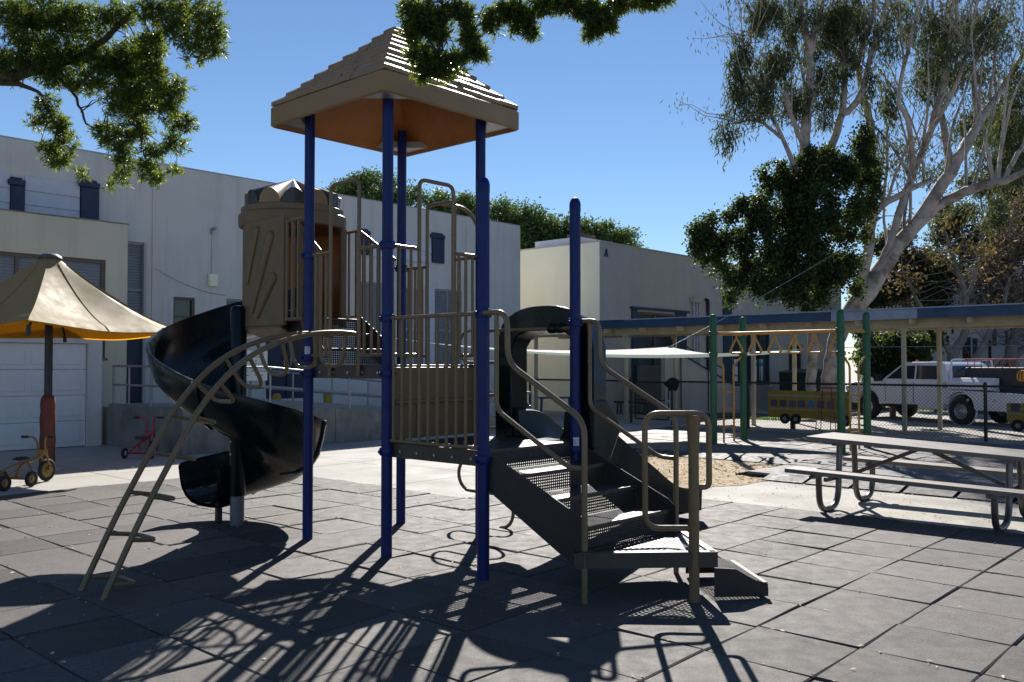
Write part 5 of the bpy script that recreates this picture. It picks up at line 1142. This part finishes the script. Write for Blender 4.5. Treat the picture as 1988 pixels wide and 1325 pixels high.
for k in range(6):
    y = YN+.24+k*.385; z0 = zr-.03; xx = xm-.18
    h = MB(); h.cyl((xx,y,z0+.0),(xx,y,z0-.05), .018, n=8); hg = obj('ring_hanger', h, bar_yellow, rb)
    w = random.uniform(-.02,.02)
    tri = fillet([(xx,y,z0-.05),(xx+w,y-.135,z0-.30),(xx+w,y-.10,z0-.345),(xx+w,y+.10,z0-.345),(xx+w,y+.135,z0-.30),(xx,y,z0-.05)], .05, 5)
    obj('ring', MB().tube(tri, .02, 8), bar_yellow, hg)
for y, s_ in ((YP, -1), (YN, -1)):
    for xx in (XL, XR):
        xi = xm-.2 if xx == XL else xm+.2
        m = MB(); m.tube(fillet([(xx,y,1.72),(xi,y,1.52),(xi,y,PZ)], .08), .02, 8); obj('side_ladder_rail', m, bar_yellow, rb)
    for z in (.35, .68, 1.0): obj('side_ladder_rung', MB().cyl((xm-.2,y,z),(xm+.2,y,z), .016, n=8), bar_yellow, rb)

# ------------------------------------------------------------------ painted plywood buses, red stand, tables, easel
def bus(name, label, x, y0, y1, zb, zt, wheels_y, post_y):
    b = thing(name, label, 'play panel', (x, (y0+y1)/2, -.03)); L = y0-y1
    m = MB(); c = .06
    m.prism([(x,y0-c,zb),(x,y0,zb+c*1.6),(x,y0,zt-.02),(x,y0-.03,zt),(x,y1,zt),(x,y1,zb)], (.03,0,0)); bd = obj('body_panel', m, bus_yellow, b, smooth=False)
    m = MB(); m.box(x-.006,y1+.01,zt-.14,x-.001,y0-.03,zt-.10); m.box(x-.006,y1+.01,zb+.2,x-.001,y0-.02,zb+.225); obj('stripe', m, mat('bus_stripe', (.42,.36,.3), .6), bd, smooth=False)
    cols = [(.12,.06,.1),(.1,.07,.1),(.16,.1,.14),(.1,.08,.16),(.06,.25,.45),(.1,.08,.14),(.18,.12,.2),(.16,.2,.35)]
    n = int(L/.24)
    for k in range(n):
        ya = y0-.08-k*.235; m = MB(); m.box(x-.008, ya-.17, zb+.27, x-.001, ya, zb+.43)
        w = obj('painted_window', m, mat('bus_window_%d' % (k % 8), cols[k % 8], .5, var=.5, scale=18), b, smooth=False)
    for y in wheels_y:
        w = obj('wheel', MB().cyl((x-.05,y,zb-.02),(x-.012,y,zb-.02), .125, n=20), tyre, b)
        obj('hub', MB().cyl((x-.06,y,zb-.02),(x-.051,y,zb-.02), .05, n=12), mat('pink_hub', (.4,.25,.22), .6), w)
    for y in post_y: obj('stake', MB().box(x+.035, y-.05, -.03, x+.12, y+.05, zb+.3), dark_coat, b, smooth=False)
bus('plywood_bus', 'long yellow painted plywood school bus panel behind the fence and ring bars', 15.9, 4.56, 2.5, .24, .90, (4.1, 3.82, 2.62), (3.95, 2.8))
bus('plywood_bus', 'yellow plywood bus panel cut off by the right edge of the picture', 15.9, -.72, -2.9, .30, .74, (-.93, -2.5), (-1.2, -2.6))
rs_ = thing('red_stand', 'thin dark red metal stand in front of the long yellow bus panel', 'stand', (15.55, 3.0, -.03))
m = MB()
for y in (3.02, 2.82):
    for s_ in (-1, 1): m.cyl((15.55+s_*.16, y+(.16 if y > 2.9 else -.05)*.8, -.03), (15.55, y, .98), .010, n=6)
obj('legs', m, red_paint, rs_); obj('top_bar', MB().bar((15.55,3.1,.99),(15.55,2.6,.99), .08, .035), red_paint, rs_, smooth=False)
def low_table(name, label, x, y, rz, L, W, H, m_):
    t = thing(name, label, 'table', (x, y, -.03), rz, local=True)
    obj('table_top', MB().box(-L/2,-W/2,H-.05,L/2,W/2,H), m_, t, smooth=False, bevel=.01)
    for a in (-1, 1):
        for b in (-1, 1): obj('leg', MB().cyl((a*(L/2-.08),b*(W/2-.08),0),(a*(L/2-.1),b*(W/2-.1),H-.05), .03, n=8), m_, t)
    return t
low_table('small_table', 'small blue plastic table against the cream wall behind the fence', 17.6, 12.7, R(-45), 1.1, .5, .52, mat('blue_plastic', (.03,.1,.28), .5))
low_table('bench', 'low dark bench under the walkway left of the gate', 18.3, 10.2, R(90), 1.2, .35, .42, black_plast)
ez = thing('sign_easel', 'white handwritten board on an easel standing on the ramp landing', 'sign', (4.85, 9.75, .70), R(-8), local=True)
obj('board', MB().box(-.24,-.015,.52,.24,.015,1.10), white_plast, ez, smooth=False)
m = MB()
for k, z in enumerate((1.03,.97,.9,.84,.78,.7,.62)):
    x = -.2
    while x < .17:
        w = random.uniform(.02,.07)
        if random.random() < .8: m.box(x, -.0185, z+random.uniform(-.004,.004), min(x+w,.2), -.0155, z+.012)
        x += w+.018
obj('handwriting', m, mat('marker_ink', (.06,.06,.12), .7), ez, smooth=False)
for x in (-.2, .2): obj('leg', MB().cyl((x*1.1,.0,0),(x*.9,.03,1.1), .014, n=6), galv, ez)
obj('leg', MB().cyl((0,.4,0),(0,.03,1.05), .014, n=6), galv, ez)
for x, y in ((6.15,11.0),(7.75,11.4)):
    b = thing('bollard', 'short yellow bollard on the far side of the ramp, %s' % ('nearest the landing' if x < 7 else 'farther from the landing'), 'bollard', (x,y,-.03), group='yellow bollards behind the ramp')
    obj('pipe', MB().lathe([(.09,-.03),(.09,.86),(.07,.9),(0,.92)], (x,y,0), 14), bus_yellow, b); obj('footing', MB().lathe([(.14,-.03),(.14,.0),(.09,.005)], (x,y,0), 14), wall_conc, b)

# ------------------------------------------------------------------ shade sail
A, B, T = Vector((7.2,10.0,2.10)), Vector((13.6,2.9,1.80)), Vector((14.4,5.7,1.98))
A = Vector((7.24,7.65,1.98)); B = Vector((12.24,1.75,1.86)); T = Vector((12.65,5.31,1.93))
rows = []
for i in range(17):
    u = i/16; row = []
    for j in range(17):
        v = j/16; P_ = A*(1-u)+(B*(1-v)+T*v)*u
        edge = 4*u*(1-u)*(1-.35*v); edge2 = 4*v*(1-v)*u
        row.append(P_+Vector((.1*edge*(1-v), .06*edge*(1-v), -.19*edge-.17*edge2)))
    rows.append(row)
sl_ = thing('shade_sail', 'pale green triangular shade sail stretched low over the yard', 'shade sail', (11.5, 6, 2))
obj('fabric', MB().sheet(rows), sail_m, sl_, ang=80)
obj('tension_cable', MB().tube([T, T+Vector((2.7,-.1,.85)), T+Vector((9.4,-.6,3.3))], .008, 5), galv, sl_)
obj('shackle', MB().ring(T, (0,0,1), .05, .02, 12, 6), galv, sl_)
obj('tension_cable', MB().tube([A, Vector((5.8,13.0,2.6))], .006, 5), galv, sl_)
obj('tension_cable', MB().tube([B, Vector((14.9,-1.2,1.9)), Vector((16.0,-3.0,2.5))], .006, 5), galv, sl_)

# ------------------------------------------------------------------ green bin behind the bus panel
dp_ = thing('dumpster', 'dark green dumpster behind the long yellow bus panel', 'dumpster', (30.3, 10.0, -.3))
obj('bin', MB().prism([(29.7,9.3,-.15),(31.0,9.3,-.15),(31.2,9.3,1.2),(29.6,9.3,1.2)], (0,1.5,0)), mat('dumpster_green', (.008,.03,.022), .5), dp_, smooth=False, bevel=.02)
obj('lid', MB().prism([(29.55,9.25,1.205),(31.25,9.25,1.205),(31.2,9.25,1.35),(29.7,9.25,1.24)], (0,1.6,0)), black_plast, dp_, smooth=False)
for y in (9.4, 10.6):
    for x in (29.9, 30.9): obj('caster', MB().cyl((x,y-.03,-.22),(x,y+.03,-.22), .08, n=10), tyre, dp_)

# ------------------------------------------------------------------ white utility truck (local frame: +x forward, +y = near side)
tk = thing('utility_truck', 'white utility pickup truck with tool boxes and racks parked beyond the fence', 'truck', (24.56, 2.52, -.292), R(66), local=True)
# origin = near rear wheel contact; body spans y from -1.9 to +.12
WB = 3.65; YN_, YF_ = .1, -1.9
wr = .405
def arch_cut(cx, r, z0, n=10): return [(cx+r*math.cos(PI*k/n), z0+r*math.sin(PI*k/n)) for k in range(n+1)]
# cab + bonnet profile
cabp = [(.56,.56),(WB-.62,.52)]+[(x, z) for x, z in reversed(arch_cut(WB, .50, .5))][0:]+[(WB+.55,.50),(WB+.92,.52),(WB+.95,.80),(WB+.93,1.02),(WB+.86,1.16),(WB+.5,1.24),(WB-.55,1.29),(WB-.62,1.32),(.42,1.32),(.42,.9)]
m = MB(); m.prism([(x, YN_-.02, z) for x, z in cabp], (0, YF_-YN_+.04, 0)); body = obj('cab_body', m, truck_white, tk, smooth=False, bevel=.035)
gh = [(.42,1.30),(WB-.62,1.305),(WB-1.40,1.84),(WB-1.58,1.90),(.75,1.91),(.55,1.82)]
m = MB(); P0 = [(x, YN_-.02-(z-1.27)*.16, z) for x, z in gh]; P1_ = [(x, YF_+.02+(z-1.27)*.16, z) for x, z in gh]; n = len(gh)
m.add(P0+P1_, [tuple(range(n)), tuple(range(2*n-1, n-1, -1))]+[(i, n+i, n+(i+1)%n, (i+1)%n) for i in range(n)]); obj('cab_roof', m, truck_white, tk, smooth=False, bevel=.03)
def side_glass(pts, name='side_window'):
    for s_ in (0, 1):
        m = MB(); q = [(x, (YN_-.02-(z-1.27)*.16+.004) if s_ == 0 else (YF_+.02+(z-1.27)*.16-.004), z) for x, z in pts]
        m.prism(q, (0, .012 if s_ == 0 else -.012, 0)); obj(name, m, glass, tk, smooth=False)
side_glass([(WB-.84,1.36),(WB-1.42,1.77),(WB-1.95,1.79),(WB-1.95,1.36)]); side_glass([(1.62,1.36),(1.62,1.79),(.85,1.78),(.66,1.36)])
m = MB(); m.add([(WB-.625,YN_-.14,1.33),(WB-.625,YF_+.14,1.33),(WB-1.385,YF_+.2,1.83),(WB-1.385,YN_-.2,1.83)], [(0,1,2,3)]); m.v = [(x+.03,y,z+.02) for x,y,z in m.v]; obj('windscreen', m, glass, tk, smooth=False)
m = MB(); m.prism([(.435,YN_-.3,1.40),(.435,YF_+.3,1.40),(.53,YF_+.34,1.78),(.53,YN_-.34,1.78)], (-.02,0,0)); obj('rear_window', m, glass, tk, smooth=False)
m = MB(); m.box(WB-.72,YN_+.02,1.27,WB-.56,YN_+.26,1.50); obj('mirror', m, black_plast, tk, smooth=False, bevel=.02)
m = MB(); m.box(WB-1.94,YN_-.015,.6,WB-1.925,YN_-.008,1.27); m.box(WB-.8,YN_-.015,.6,WB-.79,YN_-.008,1.27); obj('door_seam', m, dark_coat, tk, smooth=False)
obj('door_handle', MB().box(WB-1.85,YN_-.01,1.12,WB-1.68,YN_+.025,1.16), black_plast, tk, smooth=False, bevel=.008)
m = MB(); m.box(WB+.80,YN_-.25,.92,WB+.955,YN_+.0,1.10); obj('headlight', m, white_plast, tk, smooth=False, bevel=.02)
m = MB(); m.box(WB+.80,YF_+.0,.92,WB+.955,YF_+.25,1.10); obj('headlight', m, white_plast, tk, smooth=False, bevel=.02)
obj('grille', MB().box(WB+.93,YF_+.3,.8,WB+.965,YN_-.3,1.1), black_plast, tk, smooth=False)
obj('bumper', MB().box(WB+.9,YF_,.45,WB+1.08,YN_,.68), black_plast, tk, smooth=False, bevel=.03)
obj('chassis', MB().box(-1.5,YF_+.5,.42,WB+.7,YN_-.5,.62), black_plast, tk, smooth=False)
def truck_wheel(x, y, s_):
    w = obj('wheel', MB().lathe([(.24,-.12),(.385,-.125),(.405,-.08),(.405,.08),(.385,.125),(.24,.12)], (0,0,0), 28), tyre, tk)
    w.rotation_euler = (PI/2,0,0); w.location = (x, y, wr)
    r_ = obj('rim', MB().lathe([(.24,.10*s_),(.2,.02*s_),(.1,.05*s_),(.06,.09*s_),(0,.09*s_)], (0,0,0), 20), galv, w)
for x in (0, WB):
    truck_wheel(x, YN_-.15, -1); truck_wheel(x, YF_+.15, 1)
m = MB(); m.ring((0,YN_-.12,.45), (0,1,0), .50, .03, 24, 6); obj('wheel_arch', m, truck_white, tk)
# service body
sv = [(1.55,.42),(.62,.42)]+arch_cut(0, .50, .50)+[(-.62,.46),(-2.1,.46),(-2.1,.98),(.40,1.06),(.40,.62),(1.55,.60)]
m = MB(); m.prism([(x, YN_, z) for x, z in sv], (0,-.42,0)); obj('service_body', m, truck_white, tk, smooth=False, bevel=.012)
m = MB(); m.prism([(x, YF_+.42, z) for x, z in sv], (0,-.42,0)); obj('service_body', m, truck_white, tk, smooth=False, bevel=.012)
obj('bed_floor', MB().box(-2.1,YF_+.422,.62,.4,YN_-.422,.7), truck_white, tk, smooth=False)
m = MB(); m.prism([(.86,YN_-.02,1.07),(-.62,YN_-.02,1.0),(-.62,YN_-.02,1.30),(-.62,YN_-.12,1.42),(-.62,YN_-.34,1.42),(.86,YN_-.34,1.42)][0:1]+[(.86,YN_-.02,1.30),(.86,YN_-.12,1.42),(.86,YN_-.40,1.42),(.86,YN_-.40,1.0)], (-1.9,0,0)); obj('tool_box', m, truck_white, tk, smooth=False, bevel=.01)
for x in (.35, -.3, -1.2): obj('lid_latch', MB().box(x-.04,YN_+.001,.72,x+.04,YN_+.015,.8), galv, tk, smooth=False)
for a, b in ((1.5,.68),(-.66,-1.3),(-1.32,-2.05)): obj('locker_door', MB().box(a,YN_+.001,.48 if a < 0 else .44,b,YN_+.012,.93 if a < 0 else .58), truck_white, tk, smooth=False, bevel=.006)
dk = mat('dark_equipment', (.03,.032,.045), .5, var=.2)
obj('compressor', MB().box(.22,YF_+.5,.7,-2.0,YN_-.5,1.74), dk, tk, smooth=False, bevel=.05)
for x in np.linspace(.1,-2.0,10): obj('rack_rail', MB().cyl((x,YN_-.5,1.7),(x,YN_-.5,1.98), .012, n=6), red_paint, tk)
obj('rack_top', MB().cyl((.2,YN_-.5,1.98),(-2.05,YN_-.5,1.98), .02, n=8), red_paint, tk)
obj('rack_top', MB().cyl((.2,YF_+.5,1.98),(-2.05,YF_+.5,1.98), .02, n=8), red_paint, tk)
m = MB()
for k in range(4): m.ring((-1.75-.05*k,YN_-.36,1.5), (1,.25*k,.1), .15, .02, 18, 6)
obj('hose_coil', m, mat('yellow_hose', (.5,.25,.02), .5), tk)
obj('beacon', MB().lathe([(.05,0),(.05,.05),(.03,.08),(0,.085)], (WB-1.75,YN_-.4,1.895), 12), mat('orange_beacon', (.6,.2,.03), .3), tk)
m = MB(); m.tube(fillet([(.36,YN_-.06,1.0),(.36,YN_-.12,1.97),(.36,YF_+.12,1.97),(.36,YF_+.06,1.0)], .12), .03, 8); obj('headache_rack', m, truck_white, tk)

# ------------------------------------------------------------------ trees
def limbs(parent, L, material, name='branch', first='trunk', n=10, k=1.0):
    for i, l in enumerate(L):
        pth = smooth_path(l, 5); jit = np.array([[0,0,0,0]]+[list(np.random.normal(0, .04*max(p[3],.03)**.5, 3))+[0] for p in pth[1:-1]]+[[0,0,0,0]])
        pth = [p+j for p, j in zip(pth, jit)]
        m = MB(); m.tube([p[:3] for p in pth], [max(float(p[3])*k, .004) for p in pth], n)
        obj(first if i == 0 else name, m, material, parent, ang=80)
def twigs(parent, L, material, count, length, r=.012, up=.6, name='twigs', start=.35):
    m = MB(); pts = [p for l in L for p in smooth_path(l, 5)[int(len(l)*5*start):]]; ends = []
    for _ in range(count):
        p = random.choice(pts); d = np.random.normal(0, 1, 3); d[2] = abs(d[2])*up+.15; d = d/np.linalg.norm(d)
        l = length*random.uniform(.5, 1.4); q = [np.array(p[:3])]
        for k in range(4): d = d+np.random.normal(0, .22, 3); d /= np.linalg.norm(d); q.append(q[-1]+d*l/4)
        m.tube(q, [r, r*.8, r*.6, r*.4, r*.25], 4, False); ends.append(q)
    o = obj(name, m, material, parent, smooth=False); o['kind'] = 'stuff'; return ends

def stems(parent, L, count, length):
    m = MB(); ends = []; pts = [p for l in L for p in smooth_path(l, 5)[int(len(l)*5*.45):]]
    for _ in range(count):
        p = random.choice(pts); d = np.array([np.random.normal(0, .16), np.random.normal(0, .16)-.06, 1.0]); l = length*random.uniform(.6, 1.4); q = [np.array(p[:3])]
        for k in range(7): d = d+np.random.normal(0, .1, 3)*np.array([1,1,.2]); d = d/np.linalg.norm(d); q.append(q[-1]+d*l/7)
        r = min(float(p[3])*.5, .06); m.tube(q, list(np.linspace(r, .012, 8)), 6, False); ends += [q[-3:], q[-3:], q[-4:]]
    obj('upright_stems', m, bark_euc, parent, ang=80)['kind'] = 'stuff'
    return ends
def fern_crown(parent, bl, ntuft, leaf, per=16, name='foliage', power=.42, twig_m=None):
    c, u = in_blobs(bl, ntuft, power)
    ax = unit(u*.6+np.random.normal(0, .6, (ntuft, 3))+np.array([0,0,-.1]))
    t = np.random.rand(ntuft, per, 1); sl = leaf*1.6
    base = c[:, None, :]+ax[:, None, :]*(t-.5)*sl
    d = unit(np.random.normal(size=(ntuft, per, 3)))+ax[:, None, :]*(.4+.7*t)
    n = ntuft*per
    o = leaf_mesh(name, base.reshape(-1,3), d.reshape(-1,3), np.random.uniform(.7, 1.25, n)*leaf, leaf*.17, leaf_pine, parent)
    o['kind'] = 'stuff'
    return c
def crown(parent, bl, n, L, W, material, name='crown', power=.4, droop=0.0, down=0.0, fill=1.0, clumps=8, crad=.24, vert=.8, loose=.1):
    c, u = in_blobs(bl, n, power, fill)
    # clumps: pull leaves towards random sub-centres so that light and dark clumps and gaps form
    k = max(8, len(bl)*clumps); cc, _ = in_blobs(bl, k, .5)
    idx = np.random.randint(0, k, n); tgt = cc[idx]; rad = np.array(bl)[:, 3].mean()*crad
    c = np.where(np.random.rand(n, 1) > loose, tgt+np.random.normal(0, 1, (n, 3))*rad*np.array([1,1,vert]), c)
    d = np.random.normal(size=(n, 3))+np.array([0,0,-down])
    o = leaf_mesh(name, c, d, np.random.uniform(.6, 1.3, n)*L, W, material, parent, droop)
    o['kind'] = 'stuff'; return o

# foreground fern pine: trunk stands outside the left edge, its boughs hang into the picture
b0 = PINE_LIMBS[0][0]
fp = thing('fern_pine', 'dark green fern pine whose leafy boughs hang into the top of the picture', 'tree', (b0[0], b0[1], -.03))
PINE_LIMBS[0][0] = (b0[0], b0[1], -.05, b0[3]*1.2)
limbs(fp, PINE_LIMBS, bark_dark); limbs(fp, PINE_LIMB_MID, bark_dark, first='branch')
cl = fern_crown(fp, [(x,y,z,a*.82,b*.82) for x,y,z,a,b in PINE_LEFT], 3700, .06, 18)
cm = fern_crown(fp, [(x,y,z,a*.82,b*.82) for x,y,z,a,b in PINE_MID], 1900, .038, 18)
over = [(*PINE_LIMBS[0][k][:3], .9, .7) for k in (2, 3, 4)]+[(*PINE_LIMBS[0][5][:3], .45, .4)]+[(*PINE_LIMB_MID[0][k][:3], .7, .5) for k in (1, 2, 3)]+[(*PINE_LIMB_MID[0][4][:3], .26, .2)]
fern_crown(fp, over, 2600, .06, 14, name='high_foliage')
def connect_twigs(LL, cents, n, r):
    pts = np.array([p[:3] for l in LL for p in smooth_path(l, 8)]); m = MB()
    for c in cents[np.random.choice(len(cents), n, replace=False)]:
        d = np.linalg.norm(pts-c, axis=1)+np.random.rand(len(pts))*.3; a = pts[d.argmin()]; mid = (a+c)/2+np.random.normal(0, .06, 3)*np.linalg.norm(c-a)+np.array([0,0,.05])
        q = smooth_path([a, (a*2+mid)/3+np.random.normal(0,.02,3), mid, (mid+c)/2+np.random.normal(0,.03,3), c], 3)
        m.tube(q, list(np.linspace(r, r*.3, len(q))), 4, False)
    obj('twigs', m, bark_dark, fp, smooth=False)['kind'] = 'stuff'
connect_twigs(PINE_LIMBS, cl, 320, .008); connect_twigs(PINE_LIMB_MID, cm, 190, .0045)

# leaning white eucalyptus
b0 = EUC1_LIMBS[0][0]; e1 = thing('eucalyptus', 'tall leaning eucalyptus with pale peeling bark and long right limb', 'tree', (b0[0], b0[1], -.3), group='eucalyptus trees behind the walkway')
EUC1_LIMBS[0][0] = (b0[0], b0[1], -.35, b0[3]*1.15)
limbs(e1, EUC1_LIMBS, bark_euc, n=12, k=.85)
en = twigs(e1, EUC1_LIMBS[2:], bark_euc, 120, 2.0, .02, 1.3); en += stems(e1, EUC1_LIMBS, 46, 4.2)
crown(e1, EUC1_LEAF, 24000, .19, .042, leaf_euc, droop=.25, down=1.2, clumps=9, crad=.2, vert=1.6, loose=.06)
b = np.array([q[-1-random.randrange(3)] for q in en for _ in range(16)]); b = b+np.random.normal(0, .22, b.shape)
leaf_mesh('hanging_leaves', b, np.random.normal(0,.5,b.shape)+np.array([0,0,-1.0]), np.random.uniform(.12,.26,len(b)), .035, leaf_euc, e1)['kind'] = 'stuff'
# second eucalyptus wrapped in ivy
b0 = EUC2_LIMBS[0][0]; e2 = thing('eucalyptus', 'tall eucalyptus smothered in a dark mass of ivy behind the walkway', 'tree', (b0[0], b0[1], -.3), group='eucalyptus trees behind the walkway')
EUC2_LIMBS[0][0] = (b0[0], b0[1], -.35, b0[3]*1.15)
limbs(e2, EUC2_LIMBS, bark_euc, n=12)
en = twigs(e2, EUC2_LIMBS[:7], bark_euc, 100, 1.9, .018, .9); en += stems(e2, EUC2_LIMBS[:7], 26, 3.4)
crown(e2, EUC2_LEAF, 15500, .19, .042, leaf_euc, droop=.25, down=1.2, clumps=9, crad=.22, vert=1.6, loose=.06)
b = np.array([q[-1-random.randrange(3)] for q in en for _ in range(16)]); b = b+np.random.normal(0, .22, b.shape)
leaf_mesh('hanging_leaves', b, np.random.normal(0,.5,b.shape)+np.array([0,0,-1.0]), np.random.uniform(.12,.26,len(b)), .035, leaf_euc, e2)['kind'] = 'stuff'
IVY = [(x, y, z, rx*.92, rz*.92) for x, y, z, rx, rz in IVY]
crown(e2, IVY, 72000, .1, .072, leaf_ivy, 'ivy', power=.6, fill=1.2, clumps=9, crad=.19, vert=1.25, loose=.16)
# clipped trees showing over the white roof
HL = ['round green tree top over the white roof, left of the tall blue posts', 'green tree top over the white roof between two blue posts', 'green tree top just left of the letter A building', 'green tree top above the roof of the letter A building']
for bl, lab in zip(HEDGE_TREES, HL):
    bx_, by_ = np.mean([q[0] for q in bl]), np.mean([q[1] for q in bl])
    t = thing('evergreen_tree', lab, 'tree', (bx_, by_, -.03), group='evergreens behind the buildings')
    m = MB(); zc = np.mean([q[2] for q in bl]); m.tube([(bx_,by_,-.05),(bx_+.1,by_,zc*.5),(bx_,by_+.1,zc)], [.28,.22,.1], 8); obj('trunk', m, bark_dark, t)
    ext = bl+[(q[0], q[1], q[2]-1.0, q[3], q[4]) for q in bl]
    crown(t, ext, 22000, .15, .1, leaf_hedge, power=.35, clumps=12)
# backdrop trees on the right
BLb = ['dark leafy tree behind the walkway, right of the leaning eucalyptus trunk', 'grey green tree in the middle of the backdrop above the truck', 'tall dark tree at the right edge above the walkway roof', 'pale high eucalyptus crown at the upper right', 'dark bush right of the pale trunk, beside the truck cab']
for i, (bl, lab) in enumerate(zip(BACK_TREES, BLb)):
    bx_, by_ = np.mean([q[0] for q in bl]), np.mean([q[1] for q in bl])
    t = thing('backdrop_tree' if i < 4 else 'bush', lab, 'tree' if i < 4 else 'bush', (bx_, by_, -.3), group='backdrop trees on the right' if i < 4 else None)
    zc = max(q[2] for q in bl); m = MB(); m.tube([(bx_,by_,-.35),(bx_+.2,by_,zc*.4),(bx_-.1,by_+.2,zc*.95)], [.3 if i < 4 else .12,.22 if i < 4 else .09,.06], 8); obj('trunk', m, bark_grey, t)
    Lb = [[(bx_,by_,zc*.3,.14),(q[0],q[1],q[2],.03)] for q in bl]
    limbs(t, Lb, bark_grey, first='branch', n=6)
    crown(t, bl, 27000 if i < 4 else 16000, .15, .09, leaf_back if i != 4 else leaf_ivy, power=.42)
    if i == 0:
        crown(t, [(q[0]-.5, q[1]-.4, q[2]+.3, q[3]*.55, q[4]*.5) for q in bl[:2]], 350, .2, .14, leaf_gold, 'golden_leaves')
g0 = GREY_LIMBS[0][0]; t = thing('grey_forked_tree', 'bare grey forked tree trunk standing behind the truck cab', 'tree', (g0[0], g0[1], -.3))
limbs(t, GREY_LIMBS, bark_grey); twigs(t, GREY_LIMBS, bark_grey, 90, 1.6, .02, .8)
crown(t, [(q[0], q[1], q[2], .9, .8) for l in GREY_LIMBS for q in l[-2:]], 700, .2, .12, leaf_gold, power=.5)
g0 = BROWN_LIMBS[0][0]; t = thing('brown_tree', 'brown twiggy tree at the right edge behind the truck rack', 'tree', (g0[0], g0[1], -.3))
limbs(t, BROWN_LIMBS, bark_grey); twigs(t, BROWN_LIMBS, bark_grey, 420, 1.8, .018, .4); crown(t, BROWN_LEAF, 3600, .16, .1, leaf_brown, power=.5)
# shading trees of the yard beyond the walkway stand just out of the frame on the right
